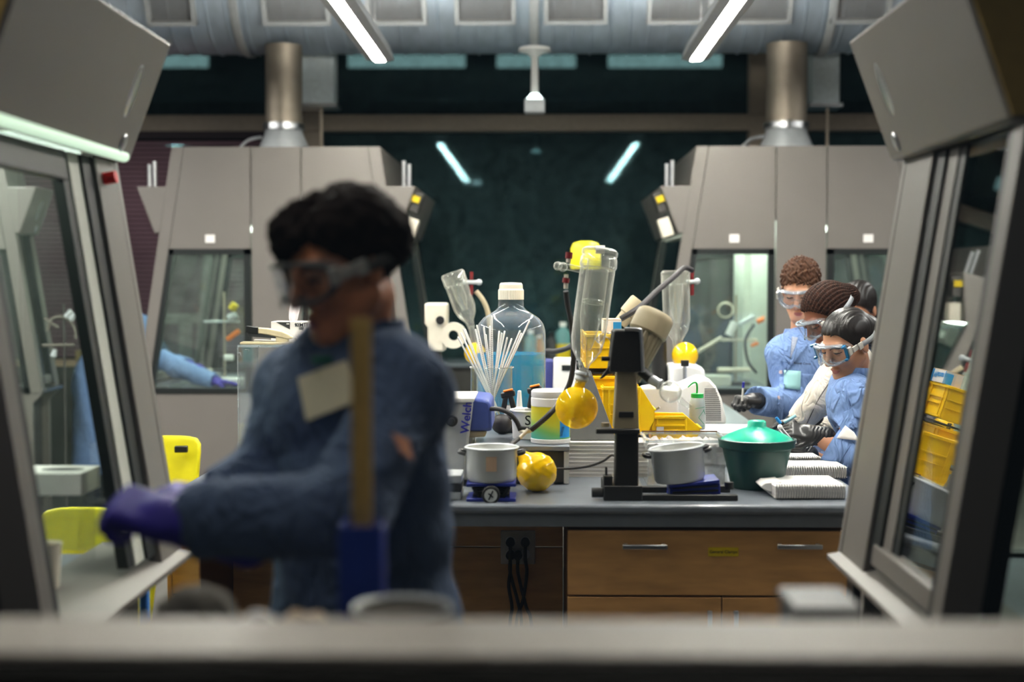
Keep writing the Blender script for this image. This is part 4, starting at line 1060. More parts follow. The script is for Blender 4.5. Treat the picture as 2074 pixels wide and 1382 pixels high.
# vapour duct, bump trap and their joints, on the free side
def glass_bulb(px, py, d, rpx): return at(px, py, d), rpx * d / 2880
j0, j1, j2 = at(1300, 752, 4.22), at(1318, 768, 4.20), at(1340, 781, 4.18)
MB().cone(j0, j1, .016, .015, n=18).build('joint_collar', M_['evap_black'], t)
MB().lathe([(.013, 0), (.015, .01), (.0135, .03), (.0165, .032), (.0165, .036), (.011, .04)], j1, 20, j2 - j1).build('joint_clip', M_['steel'], t)
bc, br = glass_bulb(1358, 794, 4.17, 23)
gl = MB().ball(bc, br, 28, 16).cone(j1, j2 + (bc - j2) * .3, .0125, n=18, caps=False).cone(bc + (at(1395, 824, 4.14) - bc) * .5, at(1398, 826, 4.14), .010, .008, n=18, caps=False).build('bump_trap', M_['lab_glass'], t, angle=60)
# condenser, its inner tubes, the tap and the receiving flask
ca, cb = at(1216, 506, 4.30), at(1184, 738, 4.26); ax = (cb - ca).normalized(); L = (cb - ca).length; R = 37 / 670
k = MB().lathe([(R * .96, .05), (R * .95, L * .55), (R * .92, L * .78), (R * .80, L * .88), (R * .5, L * .96), (.016, L * 1.0), (.013, L * 1.06)], ca, 44, ax).build('condenser', M_['lab_glass'], t, angle=60)
MB().lathe([(0, -.004), (R * .86, -.002), (R * .99, .004), (R * .99, .016), (R * .93, .02), (R * 1.0, .028), (R * 1.03, .05), (R * .96, .058), (R * .7, .06)], ca, 44, ax).build('condenser_cap', M_['lab_glass'], k, angle=50)
thin_glass('frost_glass', (.93, .95, .93), 1.5, rough=.1, haze=.10, haze_rgb=(225, 222, 212), edge=.5)
MB().lathe([(R * .62, .03), (R * .62, L * .52), (R * .60, L * .60), (R * .30, L * .84), (.010, L * .88)], ca + V(0, 0, 0), 36, ax).build('cold_finger', M_['frost_glass'], k, angle=60)
MB().lathe([(R * .50, L * .44), (R * .62, L * .45), (R * .62, L * .47), (R * .5, L * .475)], ca, 32, ax, closed=True).build('inner_ring', M_['frost_glass'], k)
MB().tube([ca + ax * L * .80 + V(R * .5, 0, 0), ca + ax * L * .74 + V(R * .92, -.01, 0), ca + ax * L * .78 + V(R * 1.3, -.01, .0), ca + ax * L * .86 + V(R * 1.45, -.01, -.004)], .009, 12, 5).build('side_neck', M_['lab_glass'], k)
MB().cone(ca + V(-.015, -.02, -.0), ca + V(.012, -.02, -.0) , .012, n=16).build('vent_plug', M_['white_plastic'], k)
v = at(1150, 541, 4.28)
tp = MB().tube([at(1182, 548, 4.28), at(1165, 544, 4.28), v, at(1130, 539, 4.28)], .0095, 12, 4).ball(at(1130, 539, 4.28), .013, 16, 10).ball(at(1140, 541, 4.28), .014, 16, 10).build('stopcock', M_['lab_glass'], t, angle=60)
MB().cone(at(1151, 532, 4.28), at(1152, 512, 4.28), .0065, n=12).cone(at(1147, 556, 4.28), at(1146, 585, 4.28), .0065, n=12).build('barb', M_['cream_plastic'], tp)
MB().cone(at(1152, 524, 4.28), at(1153, 511, 4.28), .0105, n=14).cone(at(1147, 563, 4.28), at(1146, 573, 4.28), .0105, n=14).build('hose_nut', M_['dark_red'], tp)
MB().lathe([(.020, 0), (.024, .006), (.024, .010), (.017, .014), (.021, .02), (.021, .026), (.016, .03)], at(1181, 752, 4.26), 24, (at(1177, 772, 4.26) - at(1181, 752, 4.26))).build('joint_clip', M_['galvanised'], t)
fc, fr_ = glass_bulb(1168, 826, 4.26, 43)
thin_glass('amber_film', (1, .86, .16), 1.5, rough=.03, haze=.46, haze_rgb=(255, 212, 12), edge=.2)
rf = MB().ball(fc, fr_, 40, 24).cone(fc + V(.006, 0, fr_ * .9), at(1178, 768, 4.26), .016, .014, n=20, caps=False).build('receiving_flask', M_['amber_film'], t, angle=60)
MB().lathe([(.017, 0), (.020, .003), (.017, .006)], at(1177, 776, 4.26), 20).build('flask_neck', M_['lab_glass'], rf)

# ------------------------------------------------------------------ white instruments and bottle beyond
P = lambda L, d: [(at(a, b_, d).x, at(a, b_, d).z) for a, b_ in L]
d0 = 5.62
t = thing('centrifuge', 'white instrument with a perforated sloping side behind the wash bottle', 'instrument', at(1420, 890, 5.8))
MB().prism(P([(1368, 790), (1402, 776), (1424, 767), (1438, 769), (1450, 782), (1462, 808), (1471, 846), (1471, 860), (1366, 862)], d0), d0, d0 + .26).build('housing', M_['white_plastic'], t, bevel=.010)
z0 = at(1420, 862, d0).z
MB().span((at(1370, 862, d0).x, d0 + .02, BT + .002), (at(1470, 862, d0).x, d0 + .25, z0)).build('dark_base', M_['charcoal'], t, bevel=.004)
hs = MB()
for r_ in range(16):
    for c_ in range(12):
        px, py = 1436 + c_ * 2.6 + r_ * .2 - 8, 788 + r_ * 4.2
        if px < 1428 + max(0, 0) or px > 1446 + (py - 776) * .34: continue
        hs.box(at(px, py, d0 - .001), (.0028, .003, .004))
hs.build('vent_holes', M_['charcoal'], t)
t = thing('stirrer_box', 'plain white boxy instrument between the yellow bin and the wash bottle', 'instrument', at(1340, 890, 5.5))
MB().prism(P([(1300, 786), (1330, 783), (1376, 790), (1376, 850), (1300, 850)], 5.46), 5.46, 5.60).build('body', M_['white_plastic'], t, bevel=.010)
MB().span((at(1302, 850, 5.46).x, 5.47, BT + .001), (at(1374, 850, 5.46).x, 5.59, at(1340, 851, 5.46).z)).build('plinth', M_['charcoal'], t)
MB().cone(at(1320, 834, 5.45), at(1336, 825, 5.43), .004, n=8).build('lever', M_['steel'], t)
t = thing('water_bath', 'white rounded instrument with a black capped rod beneath the far yellow flask', 'instrument', at(1390, 850, 6.3))
MB().prism(P([(1358, 741), (1398, 738), (1420, 743), (1428, 750), (1430, 790), (1358, 790)], 6.25), 6.25, 6.5).build('housing', M_['white_plastic'], t, bevel=.015)
MB().span((at(1362, 790, 6.25).x, 6.27, BT + .001), (at(1426, 790, 6.25).x, 6.48, at(1350, 790, 6.25).z)).build('base', M_['charcoal'], t)
MB().cone(at(1387, 772, 6.2), at(1387, 738, 6.2), .008, n=12).build('rod', M_['steel'], t)
MB().cone(at(1387, 742, 6.2), at(1387, 730, 6.2), .018, n=16).build('cap', M_['black_plastic'], t)
t = thing('sealed_tray', 'white shallow tray that carries the wash bottle', 'tray', at(1480, 884, 5.05))
a, b_ = at(1376, 876, 5.0), at(1560, 876, 5.0); zt2 = at(1480, 869, 5.12).z
MB().span((a.x, 5.0, zt2 - .022), (b_.x, 5.30, zt2)).build('lid', M_['white_plastic'], t, bevel=.004)
MB().span((a.x + .01, 5.01, BT + .001), (b_.x - .01, 5.29, zt2 - .022)).build('body', M_['galvanised'], t, bevel=.004)
mat('bottle_plastic', (152, 162, 162), .35, var=.02)
mat('cap_green', (18, 150, 62), .4); mat('print_green', (74, 140, 116), .6)
c = at(1412, 872, 5.12); c.z = zt2 + .0005; S = 2880 / 5.12; R = 16.5 / S; hz = lambda py: (872 - py) / S
t = thing('wash_bottle', 'translucent wash bottle with green cap and bent spout', 'bottle', c)
MB().lathe([(0, .001), (R * .95, .001), (R, .006), (R, hz(826)), (R * .95, hz(818)), (R * .75, hz(810)), (R * .66, hz(808))], c, 36).build('body', M_['bottle_plastic'], t, angle=50)
MB().lathe([(R * .72, hz(809)), (R * .78, hz(808)), (R * .78, hz(801)), (R * .6, hz(800)), (0, hz(800))], c, 28).build('cap', M_['cap_green'], t)
MB().tube([at(1411, 801, 5.12), at(1412, 788, 5.12), at(1411, 778, 5.12), at(1408, 775, 5.12), at(1402, 777, 5.12), at(1393, 785, 5.12)], [.0035, .0035, .0035, .0032, .003, .0018], 8, 5).build('spout', M_['cap_green'], t)
pr = MB()
for (x0, y0), (x1, y1) in (((1425, 832), (1413, 848)), ((1413, 848), (1425, 862)), ((1406, 830), (1426, 827)), ((1406, 866), (1426, 865)), ((1423, 832), (1427, 842))):
    n_ = 6
    for i in range(n_):
        qs = []
        for f_ in (i / n_, (i + 1) / n_):
            px = x0 + (x1 - x0) * f_; py = y0 + (y1 - y0) * f_; sx = max(-.98, min(.98, (px - 1412) / 16.8)); an = math.asin(sx)
            qs.append(c + V(R * 1.005 * math.sin(an), -R * 1.005 * math.cos(an), hz(py)))
        pr.tube(qs, .0012, 5, 1)
pr.build('printed_diamond', M_['print_green'], t)

# ------------------------------------------------------------------ far glassware on the island
def far_evap(label, d, motor, cond, cw, valve, flask, fr_px, col, flip=1):
    t = thing('rotary_evaporator', label, 'evaporator', onz(col[1][0], 570 + .648 * 2880 / d, BT), 'rotary evaporators along the bench')
    k = lambda p, dd=0: at(p[0], p[1], d + dd)
    S = 2880 / d
    a, b_ = k(cond[0]), k(cond[1]); ax = b_ - a; L = ax.length; R = cw / 2 / S
    c = MB().lathe([(R, .01), (R * .97, L * .7), (R * .8, L * .85), (R * .35, L), (R * .3, L * 1.15)], a, 32, ax).build('condenser', M_['frost_glass'], t, angle=60)
    MB().lathe([(0, -.01), (R * .9, -.01), (R * 1.05, 0), (R * 1.05, .05), (R * .9, .055)], a, 32, ax).build('cap', M_['frost_glass'], c, angle=40)
    MB().lathe([(R * .5, .05), (R * .5, L * .5), (R * .2, L * .75)], a, 24, ax).build('cold_finger', M_['frost_glass'], c, angle=60)
    v = [k(p) for p in valve]
    MB().tube(v, .010, 10, 4).ball(v[-1], .015).build('stopcock', M_['galvanised'], t, angle=60)
    MB().cone(v[1] + V(0, 0, .012), v[1] + V(0, 0, .05), .008, n=10).cone(v[1] - V(0, 0, .012), v[1] - V(0, 0, .06), .008, n=10).build('hose_nut', M_['dark_red'], t)
    if flask:
        fc = k(flask); q = MB().ball(fc, fr_px / S, 32, 18).build('flask', M_['flask_yellow'], t, angle=60)
        tp = a + ax * 1.1
        MB().cone(fc + (tp - fc).normalized() * fr_px / S * .9, tp, .014, .012, n=16).build('flask_neck', M_['lab_glass'], t)
    if motor:
        (x0, y0), (x1, y1) = motor
        MB().prism(P([(x0, y0), (x1, y0), (x1, y0 + (y1 - y0) * .42), (x1 - 5, y0 + (y1 - y0) * .5), (x1 - 5, y1), (x0 + 6, y1), (x0 + 6, y0 + (y1 - y0) * .5), (x0, y0 + (y1 - y0) * .42)], d), d - .04, d + .12).build('motor_box', M_['cream_plastic'], t, bevel=.010)
        MB().cone(k(((x0 + x1) / 2 + 8, y0 + 35), -.04), k(((x0 + x1) / 2 + 8, y0 + 35), -.07), .02, n=16).build('knob', M_['black_plastic'], t)
        MB().lathe([(.025, 0), (.062, 0), (.062, .05), (.025, .05)], k((x1 + 12, y0 + 66), -.05), 28, (0, 1, 0), closed=True).build('wheel', M_['cream_plastic'], t, angle=40)
    (cx, cy0), (cx1, cy1) = col
    top = k((cx, cy0)); bot = at(cx1, cy1, d); bot.z = BT + .02
    MB().tube([top, bot], .035, 12, 1).build('column', M_['evap_black'], t, angle=60)
    MB().box((bot.x - .03, d + .03, BT + .012), (.11, .24, .022)).build('base', M_['jack_blue'], t, bevel=.005)
    return t
far_evap('rotary evaporator with a cream motor box behind the thermometers', 6.8, ((861, 614), (906, 712)), ((917, 556), (951, 652)), 46, [(938, 572), (955, 572), (970, 572)], (962, 716), 22, ((880, 712), (884, 830)))
hose('pale hose curving down from the tap of the evaporator behind the thermometers', [at(964, 590, 6.8), at(978, 608, 6.8), at(988, 632, 6.8), at(992, 662, 6.8)], .012, 'beige_plastic')
far_evap('rotary evaporator with a yellow flask in front of the student hood window', 6.4, None, ((1368, 552), (1372, 690)), 56, [(1390, 572), (1402, 571), (1412, 570)], (1387, 720), 27, ((1334, 690), (1338, 800)))
hose('long dark hose reaching up to the evaporator in front of the hood window', [at(1402, 548, 6.35), at(1386, 543, 6.3), at(1366, 560, 6.1), at(1330, 590, 5.9), at(1296, 622, 5.62), at(1258, 646, 5.58)], .012)
# small beige motor behind the front one
t = thing('overhead_stirrer', 'small beige stirrer motor on a stand behind the big tilted motor', 'stirrer', onz(1290, 860, BT))
a, b_ = at(1302, 612, 5.75), at(1270, 650, 5.75); ax = (b_ - a)
MB().lathe([(0, 0), (.034, .002), (.038, .01), (.038, .075), (.030, .08), (.028, .125), (0, .126)], at(1296, 608, 5.75), 28, ax).build('motor', M_['beige_plastic'], t, angle=35)
e = at(1262, 655, 5.75)
MB().cone(at(1285, 640, 5.75), (at(1285, 640, 5.75).x, 5.78, BT + .01), .012, n=12).build('stand_rod', M_['evap_black'], t)
MB().box((at(1285, 640, 5.75).x, 5.78, BT + .006), (.14, .14, .010)).build('stand_base', M_['evap_black'], t)
# yellow dome far back
t = thing('yellow_cover', 'yellow domed cover on a pole behind the top of the glass condenser', 'cover', onz(1190, 812, BT))
c = at(1186, 545, 7.6); S = 2880 / 7.6
MB().lathe([(30 / S, 0), (31 / S, .02), (30 / S, 42 / S), (25 / S, 52 / S), (12 / S, 56 / S), (0, 56 / S)], c, 36).build('dome', M_['chair_yellow'], t, angle=50)
MB().cone((c.x, 7.6, BT), (c.x, 7.6, c.z + .03), .014, n=12).build('pole', M_['charcoal'], t)
MB().box((c.x, 7.6, BT + .008), (.2, .2, .014)).build('foot', M_['charcoal'], t)
# white meter and blue case
t = thing('meter', 'white meter with a dark display beyond the blue carboy', 'meter', onz(1142, 850, BT))
MB().prism(P([(1122, 728), (1168, 728), (1170, 800), (1120, 800)], 6.5), 6.5, 6.68).build('case', M_['white_plastic'], t, bevel=.008)
MB().prism(P([(1138, 740), (1162, 740), (1162, 751), (1138, 751)], 6.5), 6.496, 6.51).build('display', M_['gasket'], t)
MB().span((at(1122, 800, 6.5).x, 6.51, BT + .001), (at(1168, 800, 6.5).x, 6.66, at(1140, 801, 6.5).z)).build('base', M_['galvanised'], t)
mat('case_blue', (52, 58, 120), .5)
o = MB().prism(P([(1103, 730), (1121, 730), (1121, 850), (1103, 850)], 6.6), 6.6, 6.75).build('blue_case', M_['case_blue'], None, bevel=.008); tag(o, 'narrow dull blue case standing by the white meter', 'case'); 
hose('grey hose sweeping up behind the carboy to the meter', [onz(1085, 880, BT + .012), at(1080, 760, 6.3), at(1100, 716, 6.3), at(1125, 712, 6.25), at(1148, 706, 6.2), at(1162, 698, 6.2)], .012, 'charcoal')
t = thing('cup', 'small white cup beyond the vacuum pump', 'cup', onz(915, 855, BT))
c = onz(915, 866, BT); MB().lathe([(0, .001), (.028, .001), (.036, .10), (.033, .10), (.026, .006), (0, .006)], c, 24).build('body', M_['white_plastic'], t, angle=40)
MB().lathe([(.034, .1), (.038, .098), (.038, .104), (.034, .104)], c, 24, closed=True).build('rim', M_['white_plastic'], t)

# ------------------------------------------------------------------ acrylic box with stapler and tissues
S = 2880 / 5.36
xa, xb = at(476, 700, 5.36).x + .01, -.58
za = at(560, 703, 5.36).z; ya, yb = 5.36, 5.74
t = thing('acrylic_box', 'clear acrylic box at the bench side carrying the stapler and tissues', 'box', ((xa + xb) / 2, 5.55, BT))
w = MB(); th = .006
w.span((xa, ya, BT + .001), (xb, ya + th, za)).span((xa, yb - th, BT + .001), (xb, yb, za)).span((xa, ya + th, BT + .001), (xa + th, yb - th, za)).span((xb - th, ya + th, BT + .001), (xb, yb - th, za))
w.build('walls', M_['acrylic'], t)
MB().span((xa, ya, za), (xb, yb, za + th)).build('top_sheet', M_['acrylic_edge'], t)
e = MB()
for x in (xa, xb):
    for y in (ya, yb): e.span((x - .002, y - .002, BT + .002), (x + .002, y + .002, za))
e.span((xa, ya - .002, za - .002), (xb, ya + .001, za + .007)); e.build('polished_edge', M_['acrylic_edge'], t)
tp = MB()
random.seed(8)
for px in (484, 577, 616):
    for k in range(3):
        q = at(px + random.uniform(-5, 12), 706 + random.uniform(0, 10), ya - .003)
        tp.tube([q, q + V(random.uniform(.005, .02), 0, random.uniform(-.004, .004)), q + V(random.uniform(.01, .02), 0, random.uniform(-.015, .0))], .0014, 5)
tp.build('old_tape', M_['acrylic_edge'], t)
zs = za + th + .0005
# stapler
mat('stapler_cream', (214, 198, 160), .4)
q = lambda px, py, d=5.42: at(px, py, d)
t = thing('stapler', 'cream and black stapler lying on the acrylic box', 'stapler', V(q(548, 700).x, 5.42, zs))
zo = zs - q(548, 701.5).z
PP = lambda L: [(q(a, b_).x, q(a, b_).z + zo) for a, b_ in L]
MB().prism(PP([(488, 701), (488, 697), (492, 695.5), (594, 696.5), (597, 699), (597, 701.5)]), 5.40, 5.44).build('base', M_['stapler_cream'], t, bevel=.003)
MB().prism(PP([(524, 667), (548, 669), (572, 674), (588, 682), (593, 686), (592, 690), (585, 691), (563, 686), (545, 682), (524, 679)]), 5.402, 5.438).build('arm', M_['stapler_cream'], t, bevel=.004)
MB().prism(PP([(499.5, 663.5), (524.5, 666.5), (524, 679.5), (499, 676.5)]), 5.401, 5.439).build('grip', M_['black_plastic'], t, bevel=.002)
MB().prism(PP([(503, 677), (560, 685), (560, 689), (504, 685)]), 5.405, 5.435).build('magazine', M_['charcoal'], t, bevel=.001)
MB().prism(PP([(560, 684), (585, 690), (584, 697), (560, 697)]), 5.405, 5.435).build('hinge_block', M_['stapler_cream'], t, bevel=.002)
o = MB().prism(PP([(511, 686.5), (559, 688.5), (559, 695.8), (511, 695.8)]), 5.45, 5.475).build('paper_carton', M_['paper'], None, bevel=.001); tag(o, 'small flat white carton behind the stapler', 'carton')
for v_ in o.data.vertices: v_.co.z += zs - PP([(511, 695.8)])[0][1]
# tissue box
t = thing('tissue_box', 'white lab tissue box with a dark wedge printed on it', 'box', V(q(600, 700, 5.5).x, 5.56, zs))
zo = zs - q(548, 701.5, 5.5).z
PT = lambda L: [(q(a, b_, 5.5).x, q(a, b_, 5.5).z + zo) for a, b_ in L]
bxp = MB().prism(PT([(549, 657), (650, 657), (650, 701.5), (549, 701.5)]), 5.5, 5.62).build('carton', M_['paper'], t, bevel=.001)
MB().prism(PT([(558, 657.6), (587.5, 657.6), (587.5, 673)]), 5.4985, 5.4995).build('printed_wedge', M_['charcoal'], t)
MB().prism(PT([(580.5, 660.5), (586, 660.5), (586, 662.5), (580.5, 662.5)]), 5.497, 5.498).build('small_mark', M_['paper'], t)
text_obj('lettering', 'KIMTECH', .0195, basis(V(*[(q(619, 664, 5.5).x), 5.4985, q(619, 664, 5.5).z + zo]), (1, 0, 0), (0, 0, 1)), M_['ink'], t, bold=.018)
ln = MB()
for i in range(4): ln.prism(PT([(605.5, 667.5 + i * 1.7), (617 - (i == 3) * 3, 667.5 + i * 1.7), (617 - (i == 3) * 3, 668.2 + i * 1.7), (605.5, 668.2 + i * 1.7)]), 5.498, 5.4995)
ln.tube([V(a, 5.4985, b_) for a, b_ in PT([(597, 662), (599, 660.5), (601, 662), (603.5, 661), (604, 664), (601, 667), (597, 662)])], .0008, 5, 1)
ln.build('small_print', M_['ink'], t)
def crumple(name, label, pts, r, m, seed, flat=2.2, k=.02):
    lo = V(*[min(p[i] for p in pts) - r - .02 for i in range(3)]); hi = V(*[max(p[i] for p in pts) + r + .02 for i in range(3)])
    f = Field(lo, hi, .003)
    for a, b_ in zip(pts, pts[1:]): f.cap(a, b_, r, r * .9, k=k, flat=flat)
    rs = np.random.RandomState(seed); w = rs.uniform(60, 190, (4, 3)); ph = rs.uniform(0, 6, 4)
    f.warp(lambda x, y, z: sum(np.abs(np.sin(w[i, 0] * x + w[i, 1] * y + w[i, 2] * z + ph[i])) for i in range(4)) / 2 - 1, .006)
    o = f.build(name, m, None, relax=0); o.data.set_sharp_from_angle(angle=math.radians(25)); tag(o, label, 'tissue', 'loose tissues'); return o
mat('tissue', (244, 236, 238), .8, var=.03)
zo5 = zs - at(548, 701.5, 5.56).z
g = lambda px, py: at(px, py, 5.56) + V(0, 0, zo5)
m = MB(); rows = [(585, 602, 657), (584, 606, 640), (586, 610, 628), (590, 609, 615), (594, 605, 604), (600, 604.5, 598)]
vs = []; nn = 9
for j, (a, b_, py) in enumerate(rows):
    for i in range(nn):
        f_ = i / (nn - 1); p = g(a + (b_ - a) * f_, py); p.y += .012 * math.sin(f_ * 9 + j * .8) * (1 - .08 * j); vs.append(p)
m.add(vs, [(j * nn + i, j * nn + i + 1, (j + 1) * nn + i + 1, (j + 1) * nn + i) for j in range(len(rows) - 1) for i in range(nn - 1)])
o = m.build('tissue', M_['tissue'], None, angle=180, sub=2, solid=.0015); tag(o, 'white tissue standing up out of the tissue box', 'tissue', 'loose tissues')
g2 = lambda px, py: at(px, py, 5.44) + V(0, 0, zs - at(548, 701.5, 5.44).z)
crumple('tissue', 'crumpled white tissue beside the stapler on the acrylic box', [g2(604, 693), g2(618, 688), g2(632, 678), g2(640, 684)], .017, M_['tissue'], 4)
# ------------------------------------------------------------------ chairs
def chair(label, loc, rot):
    t = thing('chair', label, 'chair', (0, 0, 0), 'yellow shell chairs')
    zt, w = .897, .40
    f = MB(); nx, nz = 10, 12
    vs = []
    for j in range(nz + 1):
        z = .50 + (zt - .50) * j / nz
        hw = (w / 2) * (.86 + .14 * j / nz) * (1 - .10 * max(0, (j / nz - .86) / .14) ** 2)
        for i in range(nx + 1):
            u = -1 + 2 * i / nx
            vs.append((u * hw, .04 * u * u * -1 - .06 * (j / nz) * -1, z - .010 * abs(u) ** 6 * (j == nz)))
    f.add(vs, [(j * (nx + 1) + i, j * (nx + 1) + i + 1, (j + 1) * (nx + 1) + i + 1, (j + 1) * (nx + 1) + i) for j in range(nz) for i in range(nx)])
    f.build('backrest', M_['chair_yellow'], t, angle=60, solid=.03, bevel=.008)
    MB().box((w * .30, -.026, zt - .05), (.055, .03, .028)).build('hand_hole', M_['black_plastic'], t, bevel=.004)
    MB().box((0, -.19, .485), (.41, .42, .03)).build('seat', M_['chair_yellow'], t, bevel=.014)
    for sx in (-1, 1):
        for sy in (-1, 1): MB().cone((sx * .16, -.19 + sy * .15, .48), (sx * .20, -.19 + sy * .20, .0), .012, n=10).build('leg', M_['steel'], t)
    t.location = loc; t.rotation_euler = (0, 0, math.radians(rot)); return t
c = at(310, 888, 6.0); c1 = chair('yellow shell chair standing past the far corner of the bench by the grey hood', (c.x, 6.0, 0), 8)
c = at(196, 1048, 4.0); c2 = dup(c1, (c.x - .02, 4.06, 0), (0, 0, math.radians(-14)), 'yellow shell chair seen through the near hood glass by the purple glove')

# ------------------------------------------------------------------ back counter beneath the window
t = thing('back_counter', 'dark counter with a pale edge running under the far window', 'counter', (-4.2, 11.0, 0))
MB().span((-6.15, 10.82, .0), (-2.65, 11.18, .91)).build('base', M_['hood_dark'], t)
MB().span((-6.18, 10.79, .91), (-2.62, 11.18, .945)).build('top', M_['rust_tape'], t)
for i in range(6): MB().span((-6.1 + i * .58, 10.812, .12), (-5.56 + i * .58, 10.82, .86)).build('door', M_['hood_dark'], t, bevel=.003)
mat('wood_tan', (150, 128, 84), .6)
o = MB().span((-3.55, 10.83, .946), (-3.0, 11.0, 1.03)).build('tan_box', M_['wood_tan'], None, bevel=.005); tag(o, 'long tan box on the far counter seen through the near hood glass', 'box')
t = thing('window_shelf', 'dark counter below the middle of the far window, crowded with bottles', 'counter', (.2, 10.9, 0))
MB().span((-.70, 10.62, .0), (.70, 11.18, .92)).build('base', M_['hood_dark'], t)
MB().span((-.72, 10.58, .92), (.72, 11.2, .95)).build('top', M_['epoxy_grey'], t)
mat('teal_bottle', (96, 142, 144), .35); mat('amber_bottle', (140, 88, 20), .3)
bots = [(1075, 'teal_bottle', .05, .24, 'pale teal bottle on the window counter behind the carboy neck'), (1092, 'amber_bottle', .035, .20, 'slim amber bottle on the window counter beside the pale teal one'), (1118, 'charcoal', .05, .22, 'dark bottle on the window counter between two colours'), (1140, 'teal_bottle', .06, .30, 'tall teal jug on the window counter behind the black hose'), (990, 'charcoal', .05, .2, 'dark bottle on the window counter behind the carboy shoulder'), (1245, 'teal_bottle', .05, .28, 'tall teal bottle on the window counter past the condenser')]
for px, m, r, h, lab in bots:
    c = at(px, 700, 10.8); c.z = .95
    t = thing('reagent_bottle', lab, 'bottle', c, 'bottles on the window counter')
    MB().lathe([(0, .001), (r, .002), (r, h * .68), (r * .9, h * .76), (r * .4, h * .86), (r * .38, h * .9)], c, 24).build('body', M_[m], t, angle=50)
    MB().lathe([(r * .45, h * .89), (r * .45, h), (0, h)], c, 20).build('cap', M_['white_plastic'] if m != 'charcoal' else M_['black_plastic'], t)
    if px == 1140: MB().lathe([(r * 1.01, h * .1), (r * 1.01, h * .45)], c, 24).build('label', M_['label_yellow'], t)

# ------------------------------------------------------------------ things inside the hoods
def retort(name_label, base, h, bits):
    t = thing('retort_stand', name_label, 'stand', base)
    b_ = Vector(base)
    MB().box(b_ + V(0, 0, .012), (.18, .14, .022)).build('foot', M_['hood_dark'], t, bevel=.004)
    MB().cone(b_ + V(0, 0, .02), b_ + V(0, 0, h), .008, n=10).build('rod', M_['pipe_steel'], t)
    for (a, c, r, m) in bits: MB().cone(b_ + V(*a), b_ + V(*c), r, n=12).build('clamp', M_[m], t, bevel=.003)
    return t
W9 = .869
b0 = at(455, 760, 9.5); b0.z = W9
retort('retort stand with orange and yellow clamps in the hood behind the front person', b0, .62, [((-.14, 0, .42), (.10, 0, .42), .008, 'galvanised'), ((.03, 0, .44), (.08, 0, .47), .026, 'galvanised'), ((.05, -.01, .50), (.08, -.01, .54), .026, 'label_yellow'), ((.02, 0, .30), (.10, 0, .36), .016, 'clamp_orange'), ((0, 0, .18), (.06, 0, .18), .02, 'white_plastic'), ((-.10, 0, .06), (-.03, 0, .06), .014, 'galvanised')])
c = at(485, 775, 9.35); o = MB().span((c.x - .16, 9.3, W9), (c.x + .10, 9.5, W9 + .05)).build('white_rack', M_['white_plastic'], None, bevel=.006); tag(o, 'low white rack by the purple glove in the hood window', 'rack')
t = thing('funnel', 'cream plastic funnel by the low white rack in the hood window', 'funnel', (c.x - .22, 9.46, W9))
MB().lathe([(.075, .001), (.070, .006), (.02, .06), (.012, .11), (.010, .11), (.017, .058), (.066, .004)], (c.x - .22, 9.46, W9), 24, closed=True).build('cone', M_['cream_plastic'], t, angle=40)
b1 = at(1490, 760, 9.5); b1.z = W9
t = retort('retort stand with a cream ring and clamps in the hood beside the curly haired student', b1, .60, [((-.10, 0, .30), (.14, 0, .30), .010, 'cream_plastic'), ((-.05, -.02, .33), (-.01, -.02, .42), .028, 'white_plastic'), ((.02, 0, .40), (.12, 0, .46), .016, 'galvanised'), ((.14, 0, .42), (.20, 0, .45), .018, 'clamp_orange'), ((-.12, 0, .10), (.10, 0, .10), .016, 'cream_plastic'), ((.10, 0, .26), (.15, 0, .28), .012, 'clamp_orange')])
MB().lathe([(.044, -.006), (.056, 0), (.044, .006)], b1 + V(-.07, 0, .50), 24, (0, 1, .1), closed=True).build('ring', M_['cream_plastic'], t)
MB().tube([b1 + V(.12, 0, .40), b1 + V(.06, -.02, .30), b1 + V(.08, -.02, .16), b1 + V(.14, 0, .08)], .010, 8, 5).build('tubing', M_['rubber'], t)
MB().tube([b1 + V(-.28, -.05, .21), b1 + V(-.10, -.05, .32)], .012, 8).build('glass_rod', M_['cream_plastic'], t)
o = MB().span((b1.x - .32, 9.35, W9), (b1.x - .05, 9.5, W9 + .07)).build('pale_tray', M_['hood_inside'], None, bevel=.006); tag(o, 'pale tray on the worktop in the hood beside the curly haired student', 'tray')

# near hood behind the purple glove
zt = .869
c = at(130, 1004, 3.25)
t = thing('tissue_box', 'white lidded tissue box with a dark slot, behind the near hood glass', 'box', (c.x, 3.3, c.z))
a, b_ = at(20, 1004, 3.22), at(165, 1004, 3.22); h = 46 * 3.22 / 2880
MB().span((a.x, 3.22, a.z), (b_.x, 3.36, a.z + h)).build('carton', M_['paper'], t, bevel=.002)
MB().ball((a.x + .10, 3.29, a.z + h), .05, 24, 8, (1, .6, .02)).build('slot', M_['ink'], t)
o = MB().span((a.x + .02, 3.225, zt), (b_.x - .01, 3.35, a.z - .001)).build('clear_crate', M_['acrylic'], None); tag(o, 'clear plastic crate under the white tissue box', 'crate')
c = at(93, 1176, 3.05); c.z = zt
t = thing('plastic_beaker', 'cream plastic beaker on the near hood worktop', 'beaker', c)
MB().lathe([(0, .002), (.027, .002), (.034, .118), (.036, .122), (.033, .120), (.026, .006), (0, .006)], c, 28).build('body', M_['cream_plastic'], t, angle=50)
MB().box(c + V(-.034, 0, .113), (.016, .02, .012)).build('spout', M_['cream_plastic'], t, bevel=.004)
